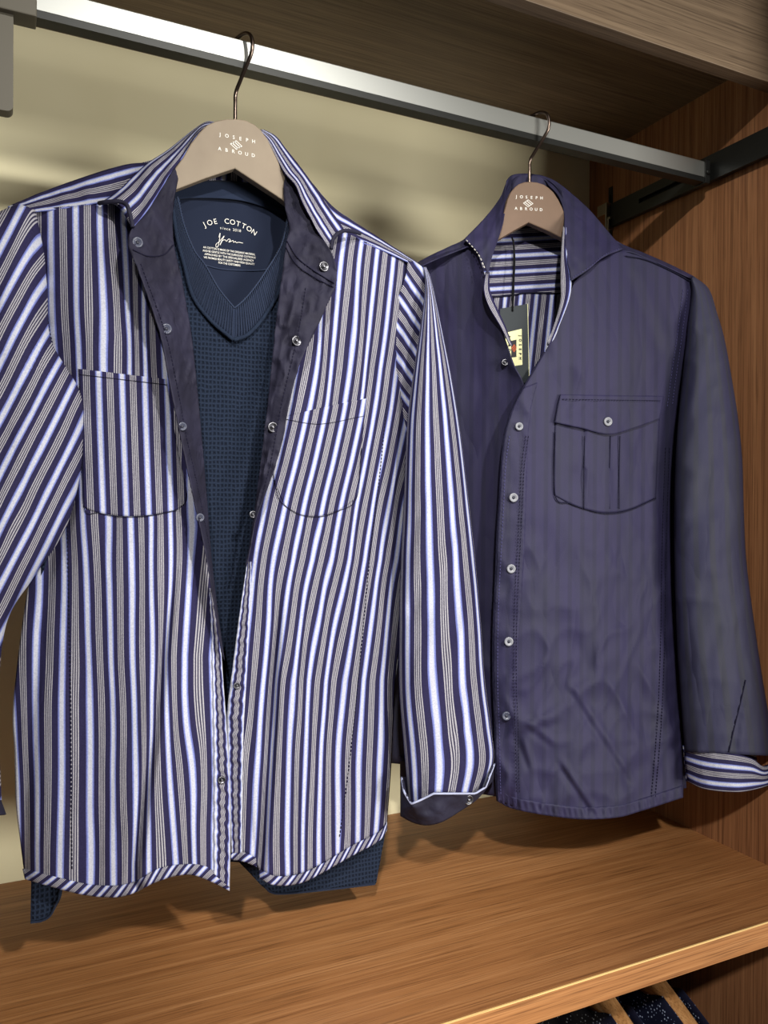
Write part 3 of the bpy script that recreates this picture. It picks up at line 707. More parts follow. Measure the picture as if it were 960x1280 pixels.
# turned-out navy facing, left and right of the opening
def fac_folds(seed):
    return lambda p: 0.0030*vnoise(p.u*0.045, p.v*0.022, seed)+0.0026*ridge(p.u*0.09+p.v*0.02, p.v*0.07, seed+1)
FLo = [(166, 285), (160, 299), (164, 316), (175, 342), (200, 415), (213, 480), (225, 540), (240, 610), (258, 692), (265, 735), (272, 775), (278, 820)]
FLi = [(228, 196), (223, 223), (219, 245), (216, 272), (218, 308), (226, 342), (233, 380), (241, 430), (250, 520), (257, 600), (264, 690), (270, 745), (276, 790), (281, 826)]
FL = Patch(G1, p3([(166, 285), (183, 264), (200, 237), (215, 214), (228, 196)], [0.050, 0.036, 0.018, 0.006, 0.0]), p3([(278, 820), (281, 826)], 0.049), p3(FLo, [0.050, 0.064, 0.074, 0.076, 0.070, 0.052]), p3(FLi, [0.0, 0.010, 0.026, 0.034, 0.040, 0.045, 0.049]), 26, 130, folds=fac_folds(21))
FL.build('facing', M['facing'], ss)
FRi = [(357, 217), (354, 240), (357, 262), (361, 284), (357, 312), (350, 362), (344, 410), (336, 490), (328, 560), (319, 630), (312, 678), (307, 705)]
FRo = [(413, 313), (420, 333), (420, 356), (413, 372), (395, 412), (376, 452), (362, 500), (352, 556), (336, 605), (320, 648), (313, 682), (308, 708)]
FR = Patch(G1, p3([(357, 217), (370, 232), (378, 252), (396, 287), (413, 313)], [0.0, 0.010, 0.02, 0.036, 0.048]), p3([(307, 705), (308, 708)], 0.044), p3(FRi, [0.0, 0.012, 0.026, 0.034, 0.040, 0.044]), p3(FRo, [0.048, 0.056, 0.056, 0.054, 0.050, 0.045]), 26, 120, folds=fac_folds(25))
FR.build('facing', M['facing'], ss)
line_on('collar_seam', G1, [(166, 312), (185, 320), (205, 318), (217, 306)], FL, M['thread'], ss, 0.0006, 0.0012)
line_on('collar_seam', G1, [(358, 300), (372, 322), (392, 338), (418, 354)], FR, M['thread'], ss, 0.0006, 0.0012)
line_on('collar_seam', G1, [(357, 308), (370, 330), (392, 346), (417, 359)], FR, M['thread'], ss, 0.0005, 0.0012)
dashes_on('stitching', G1, [(382, 360), (372, 420), (352, 505), (338, 580), (322, 640)], FR, M['thread'], ss, 0.0005, 0.001)
dashes_on('stitching', G1, [(176, 330), (206, 414), (221, 480), (233, 545), (248, 612), (263, 690)], FL, M['thread'], ss, 0.0005, 0.001)
for (u, v) in ((172, 303), (208, 411), (228, 533), (250, 647)): button(G1, u, v, FL, ss, M['button_navy'], 0.0052 if v < 500 else 0.0042)
for (u, v) in ((405, 333), (371, 426), (341, 534)): button(G1, u, v, FR, ss, M['snap'], 0.0058, 'snap_fastener', metal=True)
button(G1, 316, 643, FR, ss, M['snap'], 0.004, 'snap_fastener', metal=True)
# plackets of the lower closed part
def pucker(p): return 0.0016+0.0010*np.sin(p.t*2*np.pi*34)*np.sin(np.pi*p.s)+0.0007*np.sin(p.t*2*np.pi*15+1)
def on_patch(name, base, top, bottom, left, right, nu, nv, mat, parent, lift, uv=None, extra=None, thick=0.001, sm=(True,)*4, G=G1):
    def f(p): return base.depth(p.u, p.v)+lift+(extra(p) if extra else 0)
    p = Patch(G, top, bottom, left, right, nu, nv, folds=f, sm=sm); fd = p.f.copy()
    p.f = (extra(p) if extra else np.zeros_like(fd)); o = p.build(name, mat, parent, uv=uv, thick=thick); p.obj = o
    return p
on_patch('placket', LP, [(262, 735), (265, 735)], [(268, 1092), (287, 1109)], [(262, 735), (265, 800), (267, 880), (268, 960), (268, 1092)], [(265, 735), (274, 785), (280, 862), (284, 917), (288, 990), (288, 1060), (287, 1109)], 8, 160, M['stripe'], ss, 0.0008, uv=uv_s(0.0246, 0.0, warp=1.0), extra=pucker)
on_patch('placket', RP, [(309, 702), (314, 702)], [(289, 1066), (302, 1066)], [(309, 702), (299, 770), (290, 840), (284, 888), (284, 930), (286, 1000), (289, 1066)], [(314, 702), (312, 770), (308, 850), (304, 930), (302, 1066)], 8, 160, M['stripe'], ss, 0.0008, uv=uv_s(0.0246, 0.0, warp=1.0), extra=pucker)
button(G1, 277, 975, LP, ss, M['snap'], 0.0042, 'snap_fastener', metal=True, lift=0.0045)
button(G1, 296, 857, RP, ss, M['snap'], 0.0036, 'snap_fastener', metal=True, lift=0.0045)
# pockets
PL = on_patch('pocket', LP, [(98, 461), (150, 467), (208, 474)], [(104, 634), (120, 640), (150, 645), (185, 644), (222, 637)], [(98, 461), (101, 540), (104, 634)], [(208, 474), (222, 560), (234, 620), (222, 637)], 44, 60, M['stripe'], ss, 0.0008, thick=0.0005, uv=uv_ref(S_L, 0.004+0.0022))
line_on('pocket_stitch', G1, [(99, 468), (150, 474), (209, 481)], LP, M['thread'], ss, 0.0003, 0.0014)
line_on('pocket_stitch', G1, [(99, 462), (102, 540), (105, 634), (122, 641), (150, 646), (185, 645), (221, 638)], LP, M['thread'], ss, 0.00035, 0.0012)
PR = on_patch('pocket', RP, [(352, 522), (400, 510), (458, 498)], [(356, 632), (375, 643), (400, 645), (425, 637), (446, 622)], [(352, 522), (341, 590), (356, 632)], [(458, 498), (452, 560), (446, 622)], 44, 50, M['stripe'], ss, 0.0008, thick=0.0005, uv=uv_ref(S_R, 0.004-0.0016))
line_on('pocket_stitch', G1, [(356, 524), (400, 530), (455, 520)], RP, M['thread'], ss, 0.0003, 0.0014)
line_on('pocket_stitch', G1, [(343, 600), (348, 622), (360, 635), (377, 644), (400, 646), (425, 638), (446, 622), (452, 560)], RP, M['thread'], ss, 0.00035, 0.0012)
# side seams
dashes_on('side_seam', G1, [(84, 640), (86, 740), (88, 840), (89, 960), (90, 1090)], LP, M['thread'], ss, 0.0006, 0.001)
dashes_on('side_seam', G1, [(484, 500), (474, 600), (462, 700), (448, 850), (436, 960), (424, 1050)], RP, M['thread'], ss, 0.0006, 0.001)
# bias hem bindings
def binding(base, top, bottom, dd):
    def ex(p): return 0.0012*np.sin(np.pi*p.t)
    nU = 110
    p = on_patch('hem_binding', base, top, bottom, [top[0], bottom[0]], [top[-1], bottom[-1]], nU, 6, M['stripe'], ss, 0.0012, uv=lambda q: np.stack([q.x*1.35+q.t*0.013, q.z], -1), extra=ex, thick=0.002, sm=(True, True, False, False))
binding(LP, [(28, 1086), (65, 1095), (110, 1105), (145, 1107), (170, 1101), (195, 1087), (220, 1081), (250, 1081), (268, 1089), (287, 1103)], [(31, 1099), (55, 1106), (100, 1118), (140, 1122), (166, 1117), (190, 1105), (216, 1096), (240, 1094), (263, 1102), (287, 1114)], 0)
binding(RP, [(324, 1086), (340, 1094), (361, 1095), (382, 1090), (407, 1077), (440, 1057), (473, 1040), (484, 1027)], [(324, 1098), (340, 1106), (361, 1107), (382, 1102), (407, 1089), (440, 1070), (473, 1052), (484, 1038)], 0)
binding(RP, [(288, 1064), (304, 1065), (320, 1072)], [(289, 1075), (304, 1077), (321, 1084)], 0)
# sleeves
def slv_folds(seed, a=1.0):
    return lambda p: a*(0.004*vnoise(p.u*0.030+p.v*0.012, p.v*0.008, seed)+0.0022*vnoise(p.u*0.075+p.v*0.02, p.v*0.02, seed+1))
sl = sleeve_grid(G1, [(22, 254), (-14, 275), (-40, 330), (-60, 450), (-82, 600), (-100, 760), (-112, 900), (-112, 1000)], [(44, 262), (54, 310), (59, 360), (64, 425), (100, 490), (104, 545), (98, 605), (80, 665), (42, 722), (8, 780), (-2, 880), (2, 1000)], 130, 56,
                 [(0, 0.016), (0.15, 0.036), (0.6, 0.042), (1, 0.034)], [(0, 0.0), (0.15, 0.008), (0.4, 0.016), (1, 0.014)], slv_folds(61))
def uv_sl(p):
    c = 0.93; k = 0.46
    near = np.clip((p.s-0.62)/0.38, 0, 1)**2*np.clip((470-p.v)/120, 0, 1)
    U = p.x*c-(p.z)*k*c*-1.0*1.0
    return np.stack([U*1.0+near*0.012+0.35*p.f, p.z], -1)
build_sleeve(sl, 'sleeve', M['stripe'], ss, lambda p: np.stack([(p.x-0.46*p.z)*0.905+0.35*p.f-np.clip((p.s-0.60)/0.40, 0, 1)**2*np.clip((480-p.v)/120, 0, 1)*0.003, p.z], -1))
dashes_on('armhole_stitching', G1, [(44, 270), (55, 330), (60, 400), (66, 432)], LP, M['thread'], ss, 0.0006, 0.004)
# left cuff corner
cl = sleeve_grid(G1, [(-114, 985), (-114, 1026)], [(-2, 990), (8, 1018)], 8, 40, [(0, 0.036), (1, 0.04)], [(0, 0.014), (1, 0.014)])
build_sleeve(cl, 'cuff', M['facing'], ss, lambda p: np.stack([p.x, p.z], -1))
sr = sleeve_grid(G1, [(529, 334), (531, 360), (526, 403), (519, 450), (512, 500), (508, 544), (504, 643), (501, 700), (499, 780), (499, 860), (504, 925), (511, 1008)], [(533, 334), (541, 358), (557, 434), (566, 481), (576, 544), (586, 628), (594, 700), (601, 780), (606, 850), (613, 905), (617, 950), (604, 992)], 140, 64,
                 [(0, 0.006), (0.12, 0.022), (0.4, 0.036), (1, 0.034)], [(0, 0.0), (0.2, 0.012), (0.5, 0.02), (1, 0.022)],
                 lambda p: slv_folds(71)(p)-0.006*np.clip((p.v-860)/60, 0, 1)*np.exp(-((p.u-np.interp(p.v, [860, 920, 1000], [583, 572, 562]))/4)**2))
build_sleeve(sr, 'sleeve', M['stripe'], ss, lambda p: np.stack([p.th/(2*np.pi)*0.195+0.006+0.15*p.f, p.z], -1))
cap = Patch(G1, p3([(510, 326), (520, 328), (531, 336)], [0.004, 0.004, 0.0]), p3([(506, 536), (508, 540), (511, 545)], [-0.014, -0.012, -0.012]), p3([(510, 326), (505, 353), (491, 394), (487, 440), (492, 487), (506, 536)], [0.006, 0.002, -0.004, -0.012, -0.014]), p3([(531, 336), (532, 360), (528, 403), (521, 450), (514, 500), (511, 545)], [0.0, -0.006, -0.012, -0.012, -0.012]), 20, 50, folds=small_folds(77, 0.002))
cap.build('sleeve_cap', M['stripe'], ss, uv=lambda p: np.stack([(p.x*0.72+p.z*0.62)+0.2*p.f, p.z], -1))
# turned-up navy cuff on the right
def cuff_f(p): return 0.039*np.sin(np.pi*p.s)**0.6+0.003*vnoise(p.u*0.06, p.v*0.09, 5)+0.004*ridge(p.u*0.03-p.v*0.02, p.v*0.06, 6)
CU1 = Patch(G1, p3([(502, 972), (505, 990), (514, 1005), (526, 1000), (542, 992), (563, 992), (594, 992), (607, 984), (618, 955)], 0.024), p3([(502, 1021), (515, 1028), (532, 1032), (552, 1028), (574, 1015), (597, 999), (617, 975)], 0.016), p3([(502, 972), (501, 1000), (502, 1021)], [0.024, 0.016]), p3([(618, 955), (617, 975)], [0.024, 0.016]), 50, 16, folds=cuff_f, sm=(False, True, True, True))
CU1.build('cuff', M['facing'], ss, thick=0.002)
CU2 = Patch(G1, p3([(502, 972), (560, 968), (618, 955)], [0.024, -0.018, 0.024]), p3([(502, 1021), (560, 1016), (617, 975)], [0.016, -0.02, 0.016]), p3([(502, 972), (502, 1021)], [0.024, 0.016]), p3([(618, 955), (617, 975)], [0.024, 0.016]), 40, 10)
CU2.build('cuff_back', M['facing'], ss, thick=0.002)
P = resample(p3([(502, 972), (505, 990), (514, 1005), (526, 1000), (542, 992), (563, 992), (594, 992), (607, 984), (618, 955)], 0), 60, False)
dq = CU1.depth(P[:, 0], P[:, 1]); tube('cuff_piping', G1.W(P[:, 0], P[:, 1], dq+0.0005), 0.0012, M['piping_white'], ss, 8)
button(G1, 586, 1000, CU1, ss, M['snap'], 0.0062, 'cuff_button', metal=True)

# ================================================================== navy overshirt
ns = empty('navy_overshirt', tuple(G2.at(0, -0.40, 0))); tag(ns, 'plain dark navy overshirt with chest pocket and striped turned-up cuff', 'shirt')
def crumple(seed, a=1.0):
    def f(p):
        w = np.clip(p.t*6, 0.2, 1)
        lo = np.clip((p.v-560)/250, 0.25, 1)
        return a*w*(0.0040*vnoise(p.x*15, p.z*2.5, seed)+0.0022*vnoise(p.x*40, p.z*5, seed+1)
                    + lo*0.0036*ridge(p.x*20+p.z*12, p.z*16-p.x*9, seed+2)+lo*0.0020*ridge(p.x*45-p.z*22, p.z*28, seed+3))
    return f
NL = Patch(G2, p3([(500, 342), (540, 319), (580, 302), (598, 318)], [-0.024, -0.006, 0.010, 0.02]), p3([(500, 972), (560, 985), (645, 1000)], [-0.06, -0.02, 0.022]), p3([(500, 342), (505, 500), (500, 700), (500, 972)], [-0.024, -0.06, -0.065, -0.06]),
           p3([(598, 318), (606, 345), (611, 368), (622, 398), (634, 432), (643, 458), (656, 486), (660, 540), (655, 620), (650, 700), (645, 850), (645, 1000)], [0.02, 0.028, 0.030, 0.030, 0.026, 0.022]), 80, 140, bulge=0.0, folds=crumple(101, 0.8))
NL.build('front_panel', M['navy'], ns)
NRl = [(718, 352), (712, 368), (700, 402), (681, 440), (655, 484), (645, 502), (635, 528), (630, 550), (627, 582), (625, 620), (622, 666), (620, 720), (617, 790), (617, 850), (619, 905), (620, 960), (622, 1001)]
NRr = [(866, 348), (861, 400), (853, 460), (847, 505), (841, 562), (838, 620), (838, 690), (840, 759), (843, 810), (846, 860), (852, 930), (854, 975), (854, 996)]
def nr_f(p):
    f = crumple(111)(p)
    for (ax, ay, bx, by, dep, w) in ((700, 955, 740, 1015, 0.006, 4.0), (712, 860, 790, 980, 0.004, 5), (655, 905, 690, 930, 0.004, 4), (650, 925, 662, 960, 0.004, 4), (640, 920, 700, 900, 0.003, 5), (680, 990, 712, 940, 0.003, 5), (790, 340, 830, 440, 0.003, 8), (735, 380, 700, 560, 0.002, 10)):
        d = np.array([bx-ax, by-ay], float); Ln = np.linalg.norm(d); d /= Ln
        t = (p.u-ax)*d[0]+(p.v-ay)*d[1]; q = -(p.u-ax)*d[1]+(p.v-ay)*d[0]
        e = np.clip(np.minimum(t, Ln-t)/12+0.5, 0, 1); f = f+0.5*dep*e*(np.exp(-((q+w)/w)**2)-np.exp(-((q-w*0.6)/w)**2))
    return f
NR = Patch(G2, p3([(718, 352), (735, 336), (755, 322), (779, 312), (820, 326), (866, 348)], [0.030, 0.026, 0.02, 0.014, 0.010, 0.0]),
           p3([(622, 1001), (641, 1010), (681, 1018), (726, 1023), (771, 1021), (801, 1013), (854, 996)], [0.032, 0.036, 0.034, 0.02, 0.0]), p3(NRl, [0.030, 0.036, 0.036, 0.034, 0.032]), p3(NRr, [0.0, -0.006, -0.006, -0.004, 0.0]), 110, 170, bulge=0.014, folds=nr_f)
NR.build('front_panel', M['navy'], ns)
NB = Patch(G2, p3([(505, 338), (580, 304), (625, 262), (660, 238), (700, 258), (779, 306), (866, 345)], [-0.01, -0.018, -0.03, -0.036, -0.03, -0.018, -0.01]), p3([(500, 950), (620, 975), (740, 1000), (858, 985)], [-0.02, -0.05, -0.05, -0.02]), p3([(505, 338), (500, 600), (500, 950)], [-0.026, -0.075, -0.075]), p3([(866, 345), (850, 600), (858, 985)], [-0.01, -0.02, -0.02]), 60, 90, folds=crumple(121, 0.5))
NB.build('back_panel', M['navy'], ns)
# striped lining seen through the open neck
YK = Patch(G2, p3([(585, 296), (625, 288), (660, 284), (700, 292), (735, 308)], [-0.020, -0.028, -0.030, -0.028, -0.02]), p3([(585, 368), (612, 372), (640, 369), (660, 366), (700, 368), (735, 370)], [-0.018, -0.026, -0.026, -0.026, -0.018]), p3([(585, 296), (585, 368)], [-0.02, -0.018]), p3([(735, 308), (735, 370)], [-0.02, -0.018]), 50, 30)
YK.build('yoke_lining', M['stripe_lining'], ns, uv=lambda p: np.stack([-p.z+0.10*p.x, p.x], -1))
LN = Patch(G2, p3([(585, 366), (612, 370), (640, 368), (660, 365), (700, 366), (735, 368)], -0.026), p3([(585, 520), (735, 520)], -0.02), p3([(585, 366), (585, 520)], [-0.026, -0.02]), p3([(735, 368), (735, 520)], [-0.026, -0.02]), 50, 30)
LN.build('back_lining', M['stripe_lining'], ns, uv=lambda p: np.stack([p.x-0.10*(p.z-0.2), p.z], -1))
line_on('yoke_seam', G2, [(588, 368), (612, 371), (640, 369), (660, 366), (700, 367), (732, 369)], LN, M['thread'], ns, 0.0012, 0.001)
# shoulders
def nsf(seed): return small_folds(seed, 0.0016)
N1 = Patch(G2, p3([(505, 337), (540, 318), (580, 299), (605, 275)], [-0.02, -0.02, -0.022, -0.026]), p3([(500, 346), (540, 326), (585, 308), (610, 300)], [0.0, 0.010, 0.016, 0.008]), p3([(505, 337), (500, 346)], [-0.02, 0.0]), p3([(605, 275), (610, 300)], [-0.026, 0.008]), 40, 12, folds=nsf(131))
N1.build('shoulder_yoke', M['navy'], ns)
N2 = Patch(G2, p3([(735, 285), (780, 306), (805, 316), (837, 330), (867, 345)], [-0.024, -0.02, -0.018, -0.014, -0.008]), p3([(735, 325), (779, 314), (805, 321), (835, 334), (866, 349)], [0.008, 0.016, 0.014, 0.010, 0.002]), p3([(735, 285), (735, 325)], [-0.024, 0.008]), p3([(867, 345), (866, 349)], [-0.008, 0.002]), 40, 12, folds=nsf(132))
N2.build('shoulder_yoke', M['navy'], ns)
line_on('shoulder_seam', G2, [(782, 320), (808, 325), (838, 338), (864, 352)], NR, M['thread'], ns, 0.0007, 0.002)
# collar: stand at the back and two flaps
ST = Patch(G2, p3([(634, 226), (640, 219), (652, 217), (670, 218), (690, 225), (703, 240)], [-0.012, -0.026, -0.032, -0.032, -0.026, -0.012]), p3([(626, 285), (640, 270), (660, 262), (680, 268), (704, 290)], [-0.014, -0.026, -0.028, -0.026, -0.014]), p3([(634, 226), (630, 250), (626, 285)], [-0.012, -0.014]), p3([(703, 240), (705, 265), (704, 290)], [-0.012, -0.014]), 40, 16)
ST.build('collar_stand', M['navy'], ns)
CLf = Patch(G2, p3([(656, 217), (646, 221), (640, 229)], [-0.036, -0.028, -0.02]), p3([(580, 299), (598, 316), (610, 343)], [0.018, 0.030, 0.042]), p3([(656, 217), (640, 219), (632, 230), (625, 247), (607, 271), (580, 299)], [-0.036, -0.034, -0.026, -0.018, -0.004, 0.018]), p3([(640, 229), (635, 250), (630, 272), (622, 301), (615, 321), (610, 343)], [-0.02, -0.008, 0.008, 0.022, 0.034, 0.042]), 30, 60, folds=small_folds(135, 0.0014))
CLf.build('collar_flap', M['navy'], ns)
CRf = Patch(G2, p3([(686, 231), (680, 224), (664, 217)], [-0.02, -0.028, -0.036]), p3([(714, 351), (735, 337), (755, 321), (779, 311)], [0.044, 0.038, 0.030, 0.018]), p3([(686, 231), (699, 246), (705, 266), (706, 287), (709, 322), (714, 351)], [-0.02, -0.010, 0.006, 0.022, 0.036, 0.044]), p3([(664, 217), (680, 220), (697, 228), (716, 243), (735, 260), (750, 277), (765, 295), (779, 311)], [-0.036, -0.034, -0.03, -0.026, -0.018, -0.01, 0.004, 0.018]), 36, 60, folds=small_folds(136, 0.0018))
CRf.build('collar_flap', M['navy'], ns)
dashes_on('collar_stitching', G2, [(583, 300), (598, 318), (607, 338)], CLf, M['print'], ns, 0.0006, 0.0008, 0.006, 0.5)
dashes_on('collar_stitching', G2, [(716, 347), (737, 334), (757, 318), (777, 310)], CRf, M['thread_navy'], ns, 0.0004, 0.0008)
# striped edge turned along the neck opening
EL = Patch(G2, p3([(608, 340), (612, 340)], [0.036, 0.028]), p3([(638, 432), (641, 432)], [0.032, 0.028]), p3([(608, 340), (605, 358), (607, 372), (614, 388), (626, 408), (638, 432)], [0.036, 0.034, 0.034]), p3([(612, 340), (612, 358), (615, 370), (622, 386), (632, 408), (641, 432)], [0.028, 0.026, 0.028]), 6, 50, folds=small_folds(141, 0.001))
EL.build('neck_edge', M['stripe_lining'], ns, uv=uv_s(0.010, 0.0095))
ER = Patch(G2, p3([(704, 282), (708, 284)], [0.014, 0.02]), p3([(684, 432), (688, 432)], [0.030, 0.034]), p3([(704, 282), (701, 320), (701, 350), (701, 370), (695, 398), (684, 432)], [0.024, 0.036, 0.040, 0.034]), p3([(708, 284), (709, 320), (714, 350), (712, 372), (702, 400), (688, 432)], [0.022, 0.036, 0.044, 0.040, 0.034]), 6, 50, folds=small_folds(142, 0.001))
ER.build('neck_edge', M['stripe_lining'], ns, uv=uv_s(0.013, 0.010))
# placket, hem, seams
on_patch('placket', NR, [(656, 484), (672, 478)], [(622, 1002), (646, 1010)], NRl[4:], [(672, 478), (664, 510), (660, 550), (658, 620), (655, 700), (648, 800), (645, 900), (646, 1010)], 12, 150, M['navy'], ns, 0.0012, extra=lambda p: 0.0006*np.sin(p.t*2*np.pi*60)*(np.abs(p.s-0.5) > 0.32)+0.0008*vnoise(p.u*0.08, p.v*0.06, 151), G=G2)
edge = resample(NRl[3:], 80); tube('placket_edge', G2.W(edge[:, 0]-0.6, edge[:, 1], NR.depth(edge[:, 0], edge[:, 1])-0.0005), 0.0011, M['thread'], ns, 6)
for off, nm in ((4, 'stitching'), (24, 'stitching'), (27.5, 'stitching')):
    dashes_on(nm, G2, [(u+off, v) for u, v in ((633, 545), (628, 582), (626, 620), (623, 680), (619, 760), (618, 850), (620, 905), (621, 960), (622, 995))], NR, M['thread_navy'] if off < 20 else M['thread'], ns, 0.0005, 0.003)
on_patch('hem_band', NR, [(621, 985), (641, 996), (681, 1004), (726, 1009), (771, 1007), (801, 999), (853, 982)], [(622, 1002), (641, 1011), (681, 1019), (726, 1024), (771, 1022), (801, 1014), (854, 997)], [(621, 985), (622, 1002)], [(853, 982), (854, 997)], 130, 6, M['navy'], ns, 0.0012, extra=lambda p: 0.0010*np.sin(p.s*2*np.pi*30+2*np.sin(p.s*17))*np.sin(np.pi*p.t), G=G2, thick=0.002)
for off in (0, 5): dashes_on('side_seam', G2, [(832+off, 560), (829+off, 640), (827+off, 720), (826+off, 800), (822+off, 900), (814+off, 1000)], NR, M['thread'], ns, 0.0006, 0.001)
for off in (-10, -4): dashes_on('armhole_stitching', G2, [(864+off, 362), (858+off, 410), (850+off, 465), (844+off, 510)], NR, M['thread_navy'], ns, 0.0004, 0.001)
# chest pocket with flap
on_patch('chest_pocket', NR, [(695, 520), (760, 522), (825, 516)], [(693, 619), (712, 629), (730, 636), (758, 641), (786, 637), (820, 622)], [(695, 520), (693, 570), (693, 619)], [(825, 516), (823, 564), (820, 622)], 50, 44, M['navy'], ns, 0.0014, extra=lambda p: 0.0012*vnoise(p.u*0.05, p.v*0.04, 161)+0.0022*((p.u > 731) & (p.u < 763)), G=G2)
line_on('pocket_stitch', G2, [(694, 540), (694, 619), (712, 629), (731, 636), (758, 642), (786, 638), (820, 623)], NR, M['thread'], ns, 0.0007, 0.0025)
for u in (731, 763, 775): line_on('pleat', G2, [(u, 545), (u-1, 590), (u-1, 636)], NR, M['thread'], ns, 0.0006, 0.0036)
PF = on_patch('pocket_flap', NR, [(701, 493), (760, 494), (830, 495)], [(694, 528), (726, 535), (760, 543), (790, 536), (825, 523)], [(701, 493), (697, 510), (694, 528)], [(830, 495), (828, 510), (825, 523)], 50, 20, M['navy'], ns, 0.003, extra=lambda p: 0.004*p.t+0.0010*vnoise(p.u*0.07, p.v*0.07, 171), G=G2, thick=0.002)
dashes_on('flap_stitching', G2, [(703, 499), (760, 500), (827, 501)], NR, M['thread'], ns, 0.0005, 0.0062)
button(G2, 760, 527, PF, ns, M['button_grey'], 0.0056, lift=0.002)
for (u, v), r in zip(((649, 533), (642, 622), (639, 711), (636, 802), (633, 895)), (0.005, 0.0056, 0.0056, 0.0056, 0.0056)):
    button(G2, u, v, NR, ns, M['button_grey'] if v < 850 else M['button_navy'], r, lift=0.0042)
button(G2, 631, 453, NL, ns, M['snap'], 0.0044, 'snap_fastener', metal=True)
# sleeves
nsr = sleeve_grid(G2, [(863, 350), (864, 368), (860, 400), (854, 460), (849, 510), (845, 562), (843, 620), (843, 700), (846, 800), (850, 860), (856, 940)], [(867, 345), (886, 361), (896, 390), (906, 425), (916, 480), (923, 525), (928, 575), (930, 640), (933, 700), (941, 765), (952, 840), (961, 895), (968, 945)], 130, 60,
                  [(0, 0.008), (0.1, 0.026), (0.4, 0.038), (1, 0.036)], [(0, 0.0), (0.2, 0.0), (1, 0.008)],
                  lambda p: slv_folds(181, 0.8)(p)+0.0016*ridge(p.u*0.03+p.v*0.01, p.v*0.03, 183)-0.006*np.clip((p.v-800)/50, 0, 1)*np.exp(-((p.u-np.interp(p.v, [800, 855, 950], [921, 931, 912]))/4)**2))
build_sleeve(nsr, 'sleeve', M['navy_sleeve'], ns, lambda p: np.stack([p.th/(2*np.pi)*0.22, p.z], -1))
line_on('sleeve_placket', G2, [(932, 850), (925, 880), (917, 912), (911, 940)], Surf(nsr), M['thread'], ns, 0.0010, 0.001)
nc = Patch(G2, p3([(855, 932), (887, 939), (918, 943), (940, 948), (956, 958), (976, 948)], 0.004), p3([(859, 977), (879, 986), (910, 990), (934, 989), (960, 982), (978, 972)], 0.006), p3([(855, 932), (856, 955), (859, 977)], [0.004, 0.006]), p3([(976, 948), (978, 972)], [0.004, 0.006]), 50, 16, folds=lambda p: 0.040*np.sin(np.pi*p.s)**0.6+0.0012*vnoise(p.u*0.08, p.v*0.1, 191))
nc.build('cuff', M['stripe_lining'], ns, uv=lambda p: np.stack([p.t*0.044+0.0085-0.03*p.s*0, p.s], -1), thick=0.003)
nc2 = Patch(G2, p3([(855, 932), (915, 925), (976, 948)], [0.004, -0.034, 0.004]), p3([(859, 977), (915, 972), (978, 972)], [0.006, -0.032, 0.006]), p3([(855, 932), (859, 977)], [0.004, 0.006]), p3([(976, 948), (978, 972)], [0.004, 0.006]), 40, 8)
nc2.build('cuff_back', M['stripe_lining'], ns, uv=uv_t(0.05), thick=0.002)
nsl = sleeve_grid(G2, [(505, 340), (488, 400), (480, 520), (474, 700), (470, 860), (480, 953)], [(512, 340), (540, 420), (548, 540), (552, 700), (552, 860), (556, 960)], 60, 36, [(0, 0.008), (0.2, 0.03), (1, 0.032)], [(0, -0.04), (0.3, -0.085), (1, -0.09)], slv_folds(201, 0.7))
build_sleeve(nsl, 'sleeve', M['navy_sleeve'], ns, lambda p: np.stack([p.th/(2*np.pi)*0.22, p.z], -1))

# ================================================================== swing tag in the neck opening
tg = empty('swing_tag', tuple(G2.W(641, 388, -0.002))); tag(tg, 'dark card swing tag with cream label hanging in the navy collar', 'tag')
TD = -0.002
def card(name, pts, d0, d1, mat, parent):
    P = [G2.W(u, v, d0) for u, v in pts]; Q = [G2.W(u, v, d0)+G2.n*(d1-d0) for u, v in pts]; n = len(P)
    return link_mesh(name, P+Q, [tuple(range(n))[::-1], tuple(range(n, 2*n))]+[(i, (i+1) % n, n+(i+1) % n, n+i) for i in range(n)], mat, parent, smooth=False)
card('card', [(625, 386), (626, 480), (661, 478), (659, 380)], TD, TD+0.0006, M['tag'], tg)
card('card_edge', [(659, 380), (661, 478), (661.6, 478), (659.6, 380)], TD-0.0004, TD+0.0006, M['tag_label'], tg)
card('paper_label', [(632, 416), (632, 459), (653, 456), (652, 411)], TD+0.0007, TD+0.0009, M['tag_label'], tg)
card('black_mark', [(639, 426), (639, 447), (645.5, 446), (645.5, 424.5)], TD+0.001, TD+0.0012, M['tag_black'], tg)
pr = Print(); mx_, mz_ = float(G2.X(642.2, 435.5, TD)), float(G2.W(642.2, 435.5, TD)[2]); pr.diamond(mx_, mz_, 0.0036, 0.0052); pr.build('orange_mark', G2, TD+0.0015, M['tag_orange'], tg)
pr = Print()
for k, ch in enumerate('JOSEPH'): pr.text(ch, 0.0046, float(G2.X(648.5, 420+5.6*k, TD)), float(G2.W(648.5, 420+5.6*k, TD)[2]), -math.pi/2, 0.00022)
for k, ch in enumerate('ABROUD'): pr.text(ch, 0.0046, float(G2.X(635.0, 421+5.6*k, TD)), float(G2.W(635.0, 421+5.6*k, TD)[2]), -math.pi/2, 0.00022)
pr.build('label_print', G2, TD+0.0013, M['tag_black'], tg)
P = resample([(640, 297, -0.012), (642, 305, -0.010), (642.5, 325, -0.007), (641.5, 350, -0.003), (640.5, 372, -0.001), (641, 389, -0.0004)], 40)
tube('cord', G2.W(P[:, 0], P[:, 1], P[:, 2]), 0.0011, M['cord'], tg, 8)
P = resample([(642, 300, -0.011), (643.5, 325, -0.006), (642.5, 350, -0.002), (641.8, 372, 0.0), (641, 389, -0.0002)], 40)
tube('cord', G2.W(P[:, 0], P[:, 1], P[:, 2]), 0.0009, M['cord'], tg, 8)

